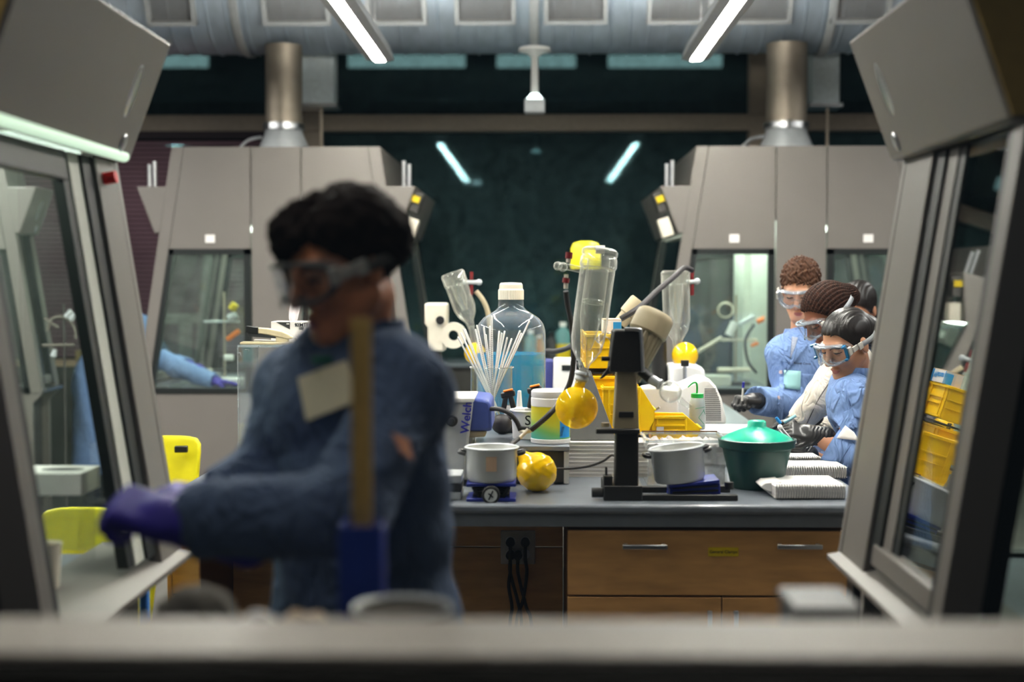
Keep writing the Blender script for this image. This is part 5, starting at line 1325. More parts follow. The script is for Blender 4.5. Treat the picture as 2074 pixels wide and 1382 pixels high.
# far counter things with a bunny-eared clamp and hose, seen through the near glass
c = at(150, 745, 8.6)
t = thing('retort_stand', 'retort stand with a curved hose and two pale prongs seen through near hood glass', 'stand', (c.x, 8.6, 0))
c = V(at(150, 700, 8.6).x, 8.6, .869); 
MB().cone(V(c.x - .06, 8.6, .0), V(c.x - .06, 8.6, 1.42), .007, n=10).build('rod', M_['hood_dark'], t)
MB().box(V(c.x - .06, 8.6, .012), (.3, .3, .024)).build('foot', M_['hood_dark'], t)
q = lambda px, py: at(px, py, 8.6)
MB().tube([q(96, 670), q(104, 648), q(122, 642), q(140, 650), q(152, 668), q(154, 686)], .009, 8, 5).build('hose', M_['cloth_grey'], t)
MB().cone(q(134, 643), q(145, 630), .018, n=12).cone(q(143, 648), q(155, 637), .018, n=12).build('prong', M_['galvanised'], t)
MB().cone(q(86, 700), q(150, 699), .009, n=8).cone(q(90, 645), q(118, 664), .008, n=8).build('arm', M_['cloth_grey'], t)
MB().cone(q(108, 722), q(112, 708), .02, .012, n=12).build('white_bottle', M_['galvanised'], t)

# ------------------------------------------------------------------ ledge inside the observation window
t = thing('ledge_counter', 'low dark shelf inside the observation window, just under the sill', 'shelf', (0, 1.78, 1.04))
MB().span((-1.7, 1.52, 1.02), (1.7, 2.02, 1.05)).build('board', M_['charcoal'], t, bevel=.003)
for x in (-1.5, -.5, .5, 1.5): MB().span((x - .015, 1.53, 0), (x + .015, 1.56, 1.02)).span((x - .015, 1.56, .96), (x + .015, 1.95, 1.02)).build('bracket', M_['charcoal'], t)
LZ = 1.05
def lump(name, label, cat, pts, r, m, seed, k=.03, amp=.006):
    lo = V(*[min(p[i] for p in pts) - r - .02 for i in range(3)]); hi = V(*[max(p[i] for p in pts) + r + .02 for i in range(3)]); lo.z = LZ - .01
    f = Field(lo, hi, .004)
    for a, b_ in zip(pts, pts[1:] or pts): f.cap(a, b_ + V(.001, 0, 0), r, r * .8, k=k)
    rs = np.random.RandomState(seed); w = rs.uniform(40, 110, (4, 3)); ph = rs.uniform(0, 6, 4)
    f.warp(lambda x, y, z: sum(np.abs(np.sin(w[i, 0] * x + w[i, 1] * y + w[i, 2] * z + ph[i])) for i in range(4)) / 2 - 1, amp)
    f.rbox((0, 0, LZ - .5 + .001), (9, 9, 1), op='s', k=.001)
    o = f.build(name, m); tag(o, label, cat); return o
p = lambda px, py, d: at(px, py, d)
lump('folded_cloth', 'crumpled grey cloth heaped on the shelf by the sill', 'cloth', [p(345, 1262, 1.9), p(385, 1238, 1.88), p(425, 1240, 1.92), p(455, 1268, 1.9)], .032, M_['cloth_grey'], 2)
lump('folded_cloth', 'small tan crumpled wipe near the front person on the sill shelf', 'cloth', [p(596, 1268, 1.85), p(640, 1262, 1.85)], .021, M_['kraft'], 5)
lump('folded_cloth', 'pale curled wipe by the heaped grey cloth', 'cloth', [p(480, 1282, 1.8), p(530, 1272, 1.8), p(560, 1280, 1.8)], .018, M_['paper'], 9)
c = p(815, 1240, 1.8); t = thing('dish', 'round pale dish on the shelf beside the blue holder', 'dish', V(c.x, 1.8, LZ))
h = c.z - LZ
MB().lathe([(0, h - .008), (.055, h - .004), (.064, h), (.064, h + .006), (.05, h - .002), (.03, h - .02), (.03, .02), (.05, .001), (0, .001)], (c.x, 1.8, LZ), 36).build('bowl', M_['cloth_grey'], t, angle=50)
MB().lathe([(.060, h + .002), (.066, h + .004), (.064, h + .009), (.058, h + .006)], (c.x, 1.8, LZ), 36, closed=True).build('rim', M_['galvanised'], t)
a, b_ = p(1612, 1232, 1.85), p(1745, 1232, 1.85); o = thing('dark_case', 'dark case with a pale lid beneath the post of the mirror-like hood', 'case', (a.x, 1.9, LZ))
MB().span((a.x, 1.85, LZ), (b_.x, 1.98, a.z - .014)).build('body', M_['charcoal'], o, bevel=.005)
MB().span((a.x - .003, 1.847, a.z - .014), (b_.x + .003, 1.983, a.z)).build('lid', M_['hood_dark'], o, bevel=.004)
# ruler in a blue holder
mat('ruler_yellow', (226, 182, 100), .6, var=.1); mat('holder_blue', (22, 56, 160), .45)
d = 1.93; a, b_ = p(713, 1060, d), p(752, 645, d)
t = thing('ruler', 'tall yellow ruler standing upright in a blue holder before the front person', 'ruler', V((a.x + b_.x) / 2, d, a.z))
MB().span((a.x, d - .003, a.z - .15), (b_.x, d + .003, b_.z)).build('blade', M_['ruler_yellow'], t, bevel=.001)
tk = MB()
for i in range(40): tk.span((a.x, d - .0036, a.z + .01 + i * .0065), (a.x + (.006 if i % 5 else .010), d - .0031, a.z + .0106 + i * .0065))
tk.build('graduations', M_['wood_edge'], t)
a, b_ = p(692, 1240, d), p(778, 1060, d)
t = thing('ruler_holder', 'square blue holder that the yellow ruler stands in', 'holder', V((a.x + b_.x) / 2, d, LZ))
m = MB(); x0, x1, z1 = a.x, b_.x, b_.z; w = .004
m.span((x0, d - .03, LZ), (x1, d - .026, z1)).span((x0, d + .026, LZ), (x1, d + .03, z1)).span((x0, d - .026, LZ), (x0 + w, d + .026, z1)).span((x1 - w, d - .026, LZ), (x1, d + .026, z1)).span((x0 + w, d - .026, LZ), (x1 - w, d + .026, LZ + .004))
m.build('box', M_['holder_blue'], t, bevel=.0015)
MB().span((x0 - .004, d - .034, LZ), (x1 + .004, d + .034, LZ + .01)).build('foot', M_['holder_blue'], t, bevel=.003)
# blue cloth strip hanging at the end of the near hood
mat('towel_blue', (48, 116, 190), .8)
a, b_ = at(284, 1165, 3.62), at(303, 1300, 3.62)
o = MB().span((a.x, 3.605, .55), (b_.x, 3.63, a.z)).build('blue_towel', M_['towel_blue'], None, bevel=.005); tag(o, 'narrow blue towel hanging on the end of the near hood', 'towel')
# black service column under the sash of the near hood that mirrors the bins
a, b_ = at(1722, 1085, 3.52), at(1800, 1250, 3.5)
t = thing('service_column', 'black service column and pedestal beneath the jamb of the mirroring hood', 'column', (a.x + .05, 3.5, 0))
MB().span((at(1742, 1085, 3.55).x, 3.625, 0), (at(1800, 1085, 3.55).x, 3.70, .87)).build('pedestal', M_['black_plastic'], t, bevel=.004)
MB().span((at(1735, 1085, 3.6).x, 3.62, .84), (at(1812, 1085, 3.6).x, 3.71, .93)).build('valve_block', M_['black_plastic'], t, bevel=.006)
# ------------------------------------------------------------------ people
mat('skin_tan', (196, 142, 112), .5, var=.05, scale=20, sss=.15)
mat('skin_fair', (214, 160, 130), .5, var=.05, scale=20, sss=.15)
mat('skin_brown', (128, 76, 54), .45, var=.06, scale=20, sss=.1)
mat('skin_shade', (214, 138, 96), .5, var=.05, scale=20, sss=.1)
mat('lip', (178, 102, 90), .45); mat('lip_brown', (110, 56, 50), .4)
mat('lash', (34, 24, 22), .6)
mat('hair_black', (26, 21, 20), .38, var=.2, scale=60, stretch=(1, .15, 1))
mat('hair_brown', (70, 45, 31), .65, var=.4, scale=90, spec=.2)
mat('hair_braid', (44, 24, 16), .75, var=.85, scale=110, spec=.2)
mat('hair_dark', (30, 19, 13), .8, var=.3, scale=70, spec=.15)
mat('coat_blue', (116, 144, 194), .85, var=.05, scale=40, bump=.25, bscale=420, wrinkle=.03)
mat('coat_navy', (84, 102, 134), .85, var=.05, scale=40, bump=.25, bscale=420, wrinkle=.035)
mat('coat_white', (226, 218, 206), .85, var=.04, scale=40, bump=.25, bscale=420, wrinkle=.03)
mat('coat_seam', (58, 84, 140), .85)
mat('glove_black', (30, 29, 30), .38, var=.1); mat('glove_purple', (50, 32, 156), .6, var=.08)
mat('trousers', (44, 48, 60), .85); mat('shoe', (30, 30, 32), .6)
thin_glass('goggle_frame', (.80, .84, .88), 1.5, rough=.08, haze=.26, haze_rgb=(170, 180, 190), edge=.4, gain=2.0); mat('goggle_dark', (84, 82, 78), .35); mat('strap_grey', (150, 154, 158), .7)
mat('clip_blue', (14, 92, 132), .35); mat('clip_grey', (190, 186, 178), .4)
mat('badge_teal', (156, 206, 208), .6, var=.03); mat('badge_cream', (240, 226, 190), .6, var=.03)
mat('button_pink', (206, 186, 190), .4); mat('shirt_grey', (150, 156, 172), .9, var=.2, scale=120)

def face_frame(c, fwd, roll=0):
    f = Vector(fwd).normalized(); y = -f; x = y.cross(V(0, 0, 1)).normalized(); z = x.cross(y)
    M = Matrix(((x.x, y.x, z.x, c[0]), (x.y, y.y, z.y, c[1]), (x.z, y.z, z.z, c[2]), (0, 0, 0, 1)))
    return M @ RY(roll)
def loc(M, fn):
    I = np.array(M.inverted())
    def g(x, y, z): return fn(I[0, 0] * x + I[0, 1] * y + I[0, 2] * z + I[0, 3], I[1, 0] * x + I[1, 1] * y + I[1, 2] * z + I[1, 3], I[2, 0] * x + I[2, 1] * y + I[2, 2] * z + I[2, 3])
    return g
def head_into(f, M, fem=False):
    j = .94 if fem else 1.0
    f.ell((0, .016, .036), (.076, .095, .084), M=M)
    f.ell((0, -.030, -.030), (.060 * j, .058, .078), k=.03, M=M)
    f.ell((0, -.068, -.098), (.024 * j, .022, .018), k=.03, M=M)
    for s in (-1, 1):
        f.cap((s * .060 * j, .004, -.050), (s * .022, -.066, -.100), .015, .013, k=.03, M=M)
        f.ell((s * .044, -.064, -.026), (.020, .018, .018), k=.025, M=M)
        f.ell((s * .078, .010, -.008), (.007, .018, .031), k=.006, M=M)
    f.cap((-.042, -.080, .022), (.042, -.080, .022), .010, k=.02, M=M)
    for s in (-1, 1):
        f.ell((s * .032, -.104, .004), (.019, .018, .012), k=.014, M=M, op='s')
        f.ell((s * .032, -.080, .004), (.014, .013, .012), k=.004, M=M)
    f.cap((0, -.090, .014), (0, -.112, -.032), .0075, .0115, k=.014, M=M)
    for s in (-1, 1): f.ell((s * .012, -.100, -.036), (.008, .011, .007), k=.008, M=M)
    f.ell((0, -.089, -.064), (.022, .009, .0065), k=.008, M=M)
    f.ell((0, -.087, -.077), (.018, .009, .0075), k=.008, M=M)
    f.cap((-.022, -.098, -.0705), (.022, -.098, -.0705), .0020, k=.004, M=M, op='s')
def face_paint(M):
    I = np.array(M.inverted())
    def paint(c):
        q = c @ I[:3, :3].T + I[:3, 3]
        r = np.zeros(len(q))
        lips = ((q[:, 0] / .019) ** 2 + ((q[:, 2] + .0705) / .0095) ** 2 < 1) & (q[:, 1] < -.080)
        r[lips] = 1
        lash = (((np.abs(q[:, 0]) - .032) / .017) ** 2 + ((q[:, 2] - .001) / .0035) ** 2 < 1) & (q[:, 1] < -.07)
        brow = (((np.abs(q[:, 0]) - .034) / .022) ** 2 + ((q[:, 2] - .024 + .25 * (np.abs(q[:, 0]) - .034) ** 2 * 60) / .0045) ** 2 < 1) & (q[:, 1] < -.06)
        r[lash | brow] = 2
        return r
    return paint
def hair_cap(f, M, r=(.086, .106, .092), c=(0, .018, .042), hl=.070, nape=-.075, side=.0, face=-.075, jaw=None):
    """a shell of hair: keeps what lies above a hairline that runs forehead, temple, ear, nape"""
    def fn(x, y, z):
        k0 = np.sqrt((x / r[0]) ** 2 + (y / r[1]) ** 2 + (z / r[2]) ** 2); e = (k0 - 1) * min(r)
        yy = y + c[1]; zz = z + c[2]
        line = np.interp(yy, [-.12, face, -.045, -.01, .03, .10], [hl + .004, hl, hl * .55 + side * .4, side - .01, nape * .7, nape])
        cut = (line - zz) * .75
        return np.maximum(e, cut)
    f.put(fn, [-q for q in r], r, .012, M @ Matrix.Translation(c))

def hand_into(f, M, side, curl, spread=.0, thumb=(.6, .75, -.25), tcurl=.5, sc=1.0, cuff=.06):
    """M: wrist at 0, fingers along +y, palm down; side=+1 puts the thumb at +x; curl: bends of the index ... little finger"""
    S = Matrix.Scale(sc, 4); M = M @ S
    f.rbox((0, .046, 0), (.080, .092, .030), .013, k=.012, M=M)
    f.cap((side * .026, .018, -.008), (side * .030, .05, -.010), .017, .014, k=.014, M=M)
    xs = [.030, .010, -.011, -.031]; ln = [.072, .080, .074, .058]; rr = [.0098, .0100, .0096, .0086]
    for i in range(4):
        p = V(side * xs[i], .088 - .004 * abs(i - 1.2), .002); a = 0; d0 = side * xs[i] * spread * 10
        for j, fr in enumerate((.44, .31, .25)):
            a += curl[i] * (1.0, 1.15, .7)[j]
            q = p + V(d0 * .3, math.cos(a), -math.sin(a)).normalized() * ln[i] * fr
            f.cap(p, q, rr[i] * (1 - .07 * j), rr[i] * (.95 - .08 * j), k=.004, M=M)
            f.ell(p, (rr[i] * 1.06,) * 3, k=.003, M=M); p = q
    p = V(side * .034, .022, -.006); d = V(side * thumb[0], thumb[1], thumb[2]).normalized()
    q = p + d * .042; f.cap(p, q, .0135, .0115, k=.008, M=M)
    d2 = (d + V(-side * tcurl, .35, -.3 * tcurl)).normalized(); f.cap(q, q + d2 * .032, .0115, .0092, k=.004, M=M)
    f.cap((0, -cuff, 0), (0, .020, 0), .037, .034, k=.012, M=M, flat=1.08, up=(1, 0, 0))
def hand_frame(wrist, fingers, palm):
    y = Vector(fingers).normalized(); z = -Vector(palm); z = (z - y * z.dot(y)).normalized(); x = y.cross(z)
    return Matrix(((x.x, y.x, z.x, wrist[0]), (x.y, y.y, z.y, wrist[1]), (x.z, y.z, z.z, wrist[2]), (0, 0, 0, 1)))
def glove(parent, M, side, curl, m, h=.0028, sc=1.0, **k):
    w = M.translation; f = Field(w - V(.20, .20, .20) * sc, w + V(.20, .20, .20) * sc, h)
    hand_into(f, M, side, curl, sc=sc, **k)
    wr = loc(M, lambda x, y, z: np.sin(z * 300 + y * 520 + np.sin(x * 160) * 1.5) * np.exp(-((y + .01) / .03) ** 2))
    f.warp(wr, .0016)
    return f.build('glove', m, parent)

def goggles(parent, M, frame_m, clip_m=None, strap_m='strap_grey', strap_r=(.094, .118), strap_tilt=0, strap_c=(0, .010, .010)):
    G = M @ Matrix.Translation((0, 0, .002))
    def pt(a, k=1.0, dy=0):
        ca, sa = math.cos(a), math.sin(a); e = .62
        x = .080 * k * math.copysign(abs(ca) ** e, ca); z = .036 * k * math.copysign(abs(sa) ** e, sa)
        if z < 0: z += .018 * math.exp(-(x / .018) ** 2)
        y = -.128 + 8.2 * x * x + dy
        return V(x, y, z)
    N = 64
    t = MB(G)
    t.tube([pt(2 * PI * i / N) for i in range(N + 1)], .0038, 8, 1, False)
    t.tube([pt(2 * PI * i / N, .965, .018) for i in range(N + 1)], .0034, 8, 1, False)
    f = t.build('goggle_frame', M_[frame_m], parent, angle=60)
    s = MB(G); vs = [pt(2 * PI * i / N) for i in range(N)] + [pt(2 * PI * i / N, .95, .040) for i in range(N)]
    s.add(vs, [(i, (i + 1) % N, N + (i + 1) % N, N + i) for i in range(N)])
    s.build('side_skirt', M_['skirt_clear'], f, angle=60)
    l = MB(G); K = 7; vs = []
    for j in range(K + 1): vs += [pt(2 * PI * i / N, max(.02, j / K)) for i in range(N)]
    for q in range(N): vs[q] = V(0, -.128, .006)
    # keep rings on the bowed sheet
    l.add(vs, [(j * N + i, j * N + (i + 1) % N, (j + 1) * N + (i + 1) % N, (j + 1) * N + i) for j in range(K) for i in range(N)])
    l.build('lens', M_['goggle_lens'], f, angle=60)
    for sx in (-1, 1):
        c = MB(G)
        c.box((sx * .084, -.068, .002), (.010, .018, .030), RZ(sx * 12)); c.box((sx * .088, -.044, .002), (.008, .030, .020), RZ(sx * 10))
        c.build('strap_lug', M_['clip_grey'], f, bevel=.002)
        if clip_m:
            MB(G).box((sx * .080, -.082, .002), (.010, .010, .052), RZ(sx * 20)).box((sx * .079, -.086, .026), (.012, .024, .008), RZ(sx * 25)).box((sx * .079, -.086, -.022), (.012, .024, .008), RZ(sx * 25)).build('side_clip', M_[clip_m], f, bevel=.002)
        MB(G).box((sx * .093, -.020, .002), (.006, .022, .026), RZ(sx * 6)).build('buckle', M_['clip_grey'], f, bevel=.002)
    st = MB(G @ RX(strap_tilt)); n = 48; vs = []
    for k in range(n + 1):
        a = math.radians(-15 + 210 * k / n); x = strap_r[0] * math.cos(a); y = strap_c[1] + strap_r[1] * math.sin(a) if math.sin(a) > 0 else strap_c[1] + .12 * math.sin(a)
        for z in (-.010, .010): vs.append((x, y, z))
    st.add(vs, [(2 * k, 2 * k + 2, 2 * k + 3, 2 * k + 1) for k in range(n)])
    st.build('strap', M_[strap_m], f, angle=60, solid=.002)
    return f
thin_glass('skirt_clear', (.88, .90, .92), 1.5, rough=.15, haze=.14, haze_rgb=(180, 190, 200))

def coat_into(f, sh, el, wr, neck, hip, left, slv=(.074, .062, .052), torso=(.200, .185, 1.45), hem=.30):
    """sh, el, wr: (right, left) pairs of joints; hip: middle of the pelvis; left: the body's left direction"""
    ch = (sh[0] + sh[1]) / 2
    up = tuple(left)
    f.cap(sh[0], sh[1], .070, k=.05)
    f.cap(ch * .8 + hip * .2, hip, torso[0] * .92, torso[1], k=.07, flat=torso[2], up=up)
    f.cap(ch + (hip - ch) * .12, ch + (hip - ch) * .4, torso[0] * .88, torso[0] * .95, k=.05, flat=1.5, up=up)
    f.cap(ch + (neck - ch) * .2, neck + (neck - ch) * .1, .085, .068, k=.04, flat=1.15, up=up)
    if hem: f.cap(hip, V(hip.x, hip.y, hem), torso[1], torso[1] * 1.12, k=.04, flat=1.25, up=up)
    for i in (0, 1):
        f.cap(sh[i], el[i], slv[0], slv[1], k=.035)
        f.cap(el[i], wr[i], slv[1], slv[2], k=.02)
def folds(seed, amp_scale=1.0, lims=None):
    rs = np.random.RandomState(seed); d = rs.normal(size=(7, 3)); d /= np.linalg.norm(d, axis=1)[:, None]
    w = rs.uniform(26, 85, 7); ph = rs.uniform(0, 6, 7); e = rs.normal(size=(7, 3)) * 9
    def fn(x, y, z):
        s = 0
        for i in range(7):
            s = s + (1 - 2 * np.abs(np.sin((d[i, 0] * x + d[i, 1] * y + d[i, 2] * z) * w[i] * .5 + ph[i] + np.sin(e[i, 0] * x + e[i, 1] * y + e[i, 2] * z)))) * (34 / w[i]) ** .6
        return s / 4
    return fn
def cut_open(f, a, b, r):
    f.cap(a, b, r, k=.004, op='s')

def person(name, label, head, fwd, neck, sh, el, wr, hip, skin, coat_m, hair_fn, hair_m, fem=False, seed=1, roll=0, lip='lip', h=.0045, hc=.0075, slv=(.074, .062, .052), torso=(.200, .185, 1.45), wrist_bare=(0, 0), gl=None, feet=None, hsc=1.0, fold_amp=.007, forearm_r=.027):
    left = (sh[1] - sh[0]).normalized()
    t = thing(name, label, 'person', (hip.x, hip.y, 0))
    M = face_frame(head, fwd, roll) @ Matrix.Scale(hsc, 4)
    allp = [head + V(0, 0, .14), head - V(.14, .14, .14), head + V(.14, .14, 0)] + list(sh) + list(el) + list(wr)
    lo = V(*[min(p[i] for p in allp) - .12 for i in range(3)]); hi = V(*[max(p[i] for p in allp) + .12 for i in range(3)])
    lo.z = min(lo.z, hip.z - .1)
    f = Field(lo, hi, h)
    ch = (sh[0] + sh[1]) / 2
    f.cap(ch + (hip - ch) * .15, hip, .13, .14, k=.04, flat=1.4, up=tuple(left)); f.cap(sh[0], sh[1], .045, k=.04)
    for i in (0, 1): f.cap(sh[i], el[i], .040, .034, k=.03); f.cap(el[i], wr[i], .036, forearm_r, k=.02)
    nk = M @ V(0, .022, -.06)
    f.cap(nk, neck - (ch - neck) * -.3, .050 * hsc * (.9 if fem else 1), .056 * hsc * (.92 if fem else 1), k=.03)
    head_into(f, M, fem)
    body = f.build('body', [M_[skin], M_[lip], M_['lash']], t, paint=face_paint(M))
    # clothes
    lo2 = V(*[min(p[i] for p in list(sh) + list(el) + list(wr) + [hip, neck]) - .26 for i in range(3)]); hi2 = V(*[max(p[i] for p in list(sh) + list(el) + list(wr) + [hip, neck]) + .26 for i in range(3)])
    lo2.z = .24
    f = Field(lo2, hi2, hc)
    coat_into(f, sh, el, wr, neck, hip, left, slv, torso)
    f.warp(folds(seed), fold_amp)
    # neck opening and cuffs
    f.cap(ch + (neck - ch) * .5, nk, .060, .062, k=.012, op='s')
    for i in (0, 1):
        ax = (wr[i] - el[i]).normalized(); e = wr[i] - ax * (wrist_bare[i] - slv[2] * 1.25 * .75)
        f.cap(e, e + ax * .25, slv[2] * 1.25, slv[2] * 1.4, k=.004, op='s')
    coat = f.build('lab_coat', M_[coat_m], t)
    # collar
    nd = (nk - ch).normalized(); fw = Vector(fwd); fw.z = 0; fw = left.cross(V(0, 0, 1)); fw = fw if fw.dot(Vector(fwd)) > 0 else -fw
    cb = neck + nd * .012
    C = Matrix(((left.x, -fw.x, nd.x, cb.x), (left.y, -fw.y, nd.y, cb.y), (left.z, -fw.z, nd.z, cb.z), (0, 0, 0, 1)))
    vs = []; n = 40
    for k in range(n + 1):
        a = math.radians(-70 + 320 * k / n); ca, sa = math.cos(a), math.sin(a)
        drop = max(0, -sa) ** 2 * .05
        for (r_, z_) in ((.060, .0 - drop), (.066, .034 - drop * .8), (.072, .036 - drop * .8), (.094, -.018 - drop * 1.1)): vs.append((ca * r_, sa * r_ * 1.02, z_))
    cm = MB(C); cm.add(vs, [(4 * k + j, 4 * k + 4 + j, 4 * k + 5 + j, 4 * k + 1 + j) for k in range(n) for j in range(3)])
    cm.build('collar', M_[coat_m], coat, angle=60, solid=.004)
    # hair
    f = Field(head - V(.19, .19, .22), head + V(.19, .19, .19), (.0024 if hair_fn is hair_braids else .0032) if hc < .0085 else .0045)
    hair_fn(f, M); f.build('hair', M_[hair_m], t)
    # trousers and shoes
    f = Field(V(hip.x - .3, hip.y - .3, .0), V(hip.x + .3, hip.y + .3, hip.z + .12), .012)
    f.cap(hip - left * .08, hip + left * .08, .11, k=.03)
    ft = []
    for s in (-1, 1):
        a = hip + left * s * .09; b_ = V(a.x, a.y, .10); f.cap(a, b_, .085, .062, k=.02); ft.append(b_)
    f.build('trousers', M_['trousers'], t)
    for b_ in ft:
        f = Field(V(b_.x - .2, b_.y - .2, -.01), V(b_.x + .2, b_.y + .2, .14), .008)
        f.cap(V(b_.x, b_.y, .05) - fw * .03, V(b_.x, b_.y, .040) + fw * .14, .048, .036, k=.02); f.rbox((0, 0, -.5), (20, 20, 1.004), op='s', k=.002)
        f.build('shoe', M_['shoe'], t)
    if gl:
        for (Mh, side, curl, m, kw) in gl: glove(t, Mh, side, curl, M_[m], **kw)
    return t, M, coat, C, fw, left

def hair_curly(f, M):
    hair_cap(f, M, (.083, .103, .092), (0, .018, .046), hl=.062, nape=-.07, side=.0, face=-.072)
    f.warp(loc(M, lambda x, y, z: np.sin(x * 200 + np.sin(z * 150) * 1.8) * np.sin(y * 170 + np.sin(x * 150)) * 1.1 * np.clip((z + .03) / .05, .15, 1) + .25 * np.sin(x * 480 + y * 300 + z * 260)), .006)
def hair_braids(f, M):
    hair_cap(f, M, (.084, .106, .092), (0, .020, .040), hl=.072, nape=-.065, side=.005, face=-.070)
    f.ell((0, .125, .015), (.04, .04, .045), k=.03, M=M)
    def rows(x, y, z):
        a = np.arctan2(x, z + .02)
        ph = a * 26.0 + y * 10
        return (1 - 2 * np.abs(np.sin(ph))) * (.75 + .4 * np.sin(y * 760 + np.floor(ph / PI) * 2.1))
    f.warp(loc(M, rows), .0030)
def hair_straight(f, M):
    hair_cap(f, M, (.081, .103, .088), (0, .018, .040), hl=.066, nape=-.075, side=-.01, face=-.066)
    f.ell((0, .115, .0), (.05, .05, .06), k=.03, M=M)
    f.cap((0, .13, -.02), (0, .15, -.17), .036, .022, k=.03, M=M)
    f.warp(loc(M, lambda x, y, z: .5 * np.sin(np.arctan2(z + .04, y + .07) * 9 + x * 330) + .5 * np.sin(x * 700 + z * 130) - 1.6 * np.exp(-((x - .022) / .003) ** 2) * (y < .02)), .0018)
def hair_plain(f, M):
    hair_cap(f, M, (.086, .108, .094), (0, .020, .044), hl=.066, nape=-.10, side=-.02)
    f.ell((0, .06, -.06), (.07, .05, .09), k=.03, M=M)
    f.warp(loc(M, lambda x, y, z: np.sin(x * 300 + z * 40)), .002)
def hair_mop(f, M):
    hair_cap(f, M, (.086, .106, .096), (0, .018, .044), hl=.070, nape=-.06, side=.0, face=-.075)
    f.ell((-.026, -.052, .084), (.050, .056, .042), k=.03, M=M)
    f.ell((-.060, -.056, .052), (.024, .040, .036), k=.02, M=M)
    f.ell((.046, .010, .076), (.044, .074, .050), k=.02, M=M)
    f.ell((.062, .055, .034), (.034, .056, .056), k=.02, M=M)
    f.ell((.012, -.05, .130), (.016, .07, .034), k=.02, M=M, op='s')
    f.warp(loc(M, lambda x, y, z: np.sin(x * 150 + np.sin(y * 90) * 2) * np.sin(z * 130 + y * 60) + .4 * np.sin(x * 360 + y * 200)), .004)

def drape(parent, name, corners, obj, m, off=.004, nu=8, nv=12, th=.003, keep=.12):
    """a piece of cloth laid on obj: corners tl, tr, br, bl as seen in the photograph"""
    bpy.context.view_layer.update(); dg = bpy.context.evaluated_depsgraph_get(); e = obj.evaluated_get(dg); inv = obj.matrix_world.inverted()
    (ax, ay), (bx_, by), (cx_, cy_), (dx_, dy_) = corners; g = []; n = 0
    for j in range(nv + 1):
        row = []
        for i in range(nu + 1):
            u, v = i / nu, j / nv
            px = (ax * (1 - u) + bx_ * u) * (1 - v) + (dx_ * (1 - u) + cx_ * u) * v; py = (ay * (1 - u) + by * u) * (1 - v) + (dy_ * (1 - u) + cy_ * u) * v
            d = (at(px, py, 5) - CAM).normalized(); ok, p, nn, _ = e.ray_cast(inv @ CAM, d)
            row.append((d, (p - CAM).length if ok else None)); n += ok
        g.append(row)
    if n < 4: print('drape missed', name); return None
    L = np.array([[np.nan if q[1] is None else q[1] for q in r] for r in g]); L = np.where(np.isnan(L), np.nanmedian(L), L)
    med = np.median(L); L = np.where(np.abs(L - med) > keep, med, L)
    for _ in range(2):
        K = np.pad(L, 1, mode='edge'); L = np.minimum(L, (K[:-2, 1:-1] + K[2:, 1:-1] + K[1:-1, :-2] + K[1:-1, 2:]) / 4)
    mb = MB(); mb.add([CAM + g[j][i][0] * (L[j, i] - off) for j in range(nv + 1) for i in range(nu + 1)], [(j * (nu + 1) + i, j * (nu + 1) + i + 1, (j + 1) * (nu + 1) + i + 1, (j + 1) * (nu + 1) + i) for j in range(nv) for i in range(nu)])
    return mb.build(name, M_[m], parent, angle=60, solid=th)

mat('patch_tan', (176, 116, 84), .8)
# 1. the blurred person close to the window, reaching to the near hood
q = at
sh = (q(606, 778, 2.60), q(822, 786, 2.38)); el = (q(556, 968, 2.52), q(700, 1040, 2.20)); wr = (q(440, 1012, 2.47), q(360, 1058, 2.22))
hip = q(742, 1420, 2.52); hip.z = .93
hd = q(700, 540, 2.43); nk = q(722, 704, 2.46)
Ml = hand_frame(wr[1], (-1, .05, .28), (.0, .5, -1)); Mr = hand_frame(wr[0], (-1, -.05, .15), (0, .1, -1))
front, M, coat, C, fw, left = person('person', 'person in blue lab coat and purple gloves standing close to the window, reaching aside', hd, (-.76, -.56, -.30), nk, sh, el, wr, hip, 'skin_shade', 'coat_navy', hair_mop, 'hair_dark', seed=4, h=.006, hc=.009, slv=(.070, .066, .056), torso=(.185, .185, 1.35), hsc=1.0, wrist_bare=(.0, .03),
    gl=[(Ml, 1, (1.0, 1.1, 1.1, 1.1), 'glove_purple', dict(h=.004, cuff=.10, thumb=(.35, .9, -.2), sc=1.14)), (Mr, -1, (.6, .6, .65, .7), 'glove_purple', dict(h=.004, cuff=.07, thumb=(.3, .9, .3)))], fold_amp=.009)
goggles(front, M, 'goggle_dark', strap_m='goggle_dark', strap_r=(.092, .118))
def on_cloth(px, py, obj, pad=.004):
    """where the sight line through a pixel meets an object already built"""
    bpy.context.view_layer.update(); dg = bpy.context.evaluated_depsgraph_get()
    e = obj.evaluated_get(dg); d = (at(px, py, 5) - CAM).normalized()
    ok, p, n, _ = e.ray_cast(obj.matrix_world.inverted() @ CAM, d)
    return (p + n * pad, n) if ok else (None, None)
def patch(parent, name, corners, obj, m, pad=.006, bevel=0):
    P = [on_cloth(*c_, obj, pad)[0] for c_ in corners]
    if any(p is None for p in P): print('patch missed', name); return None
    d = [(p - CAM).length for p in P]; 
    n = (P[1] - P[0]).cross(P[3] - P[0]).normalized()
    c = sum(P, V(0, 0, 0)) / 4
    P = [p - n * (p - c).dot(n) for p in P]                      # flatten the card
    toward = n if n.dot(CAM - c) > 0 else -n
    lift = max(0, max((on_cloth(*c_, obj, 0)[0] - c).dot(toward) for c_ in corners)) + .002
    P = [p + toward * lift for p in P]
    return MB().quad(*(P if n.dot(CAM - c) > 0 else P[::-1]), th=.002).build(name, M_[m], parent, bevel=bevel)
b_ = patch(front, 'badge', [(625, 852), (730, 816), (722, 735), (607, 768)], coat, 'badge_cream')
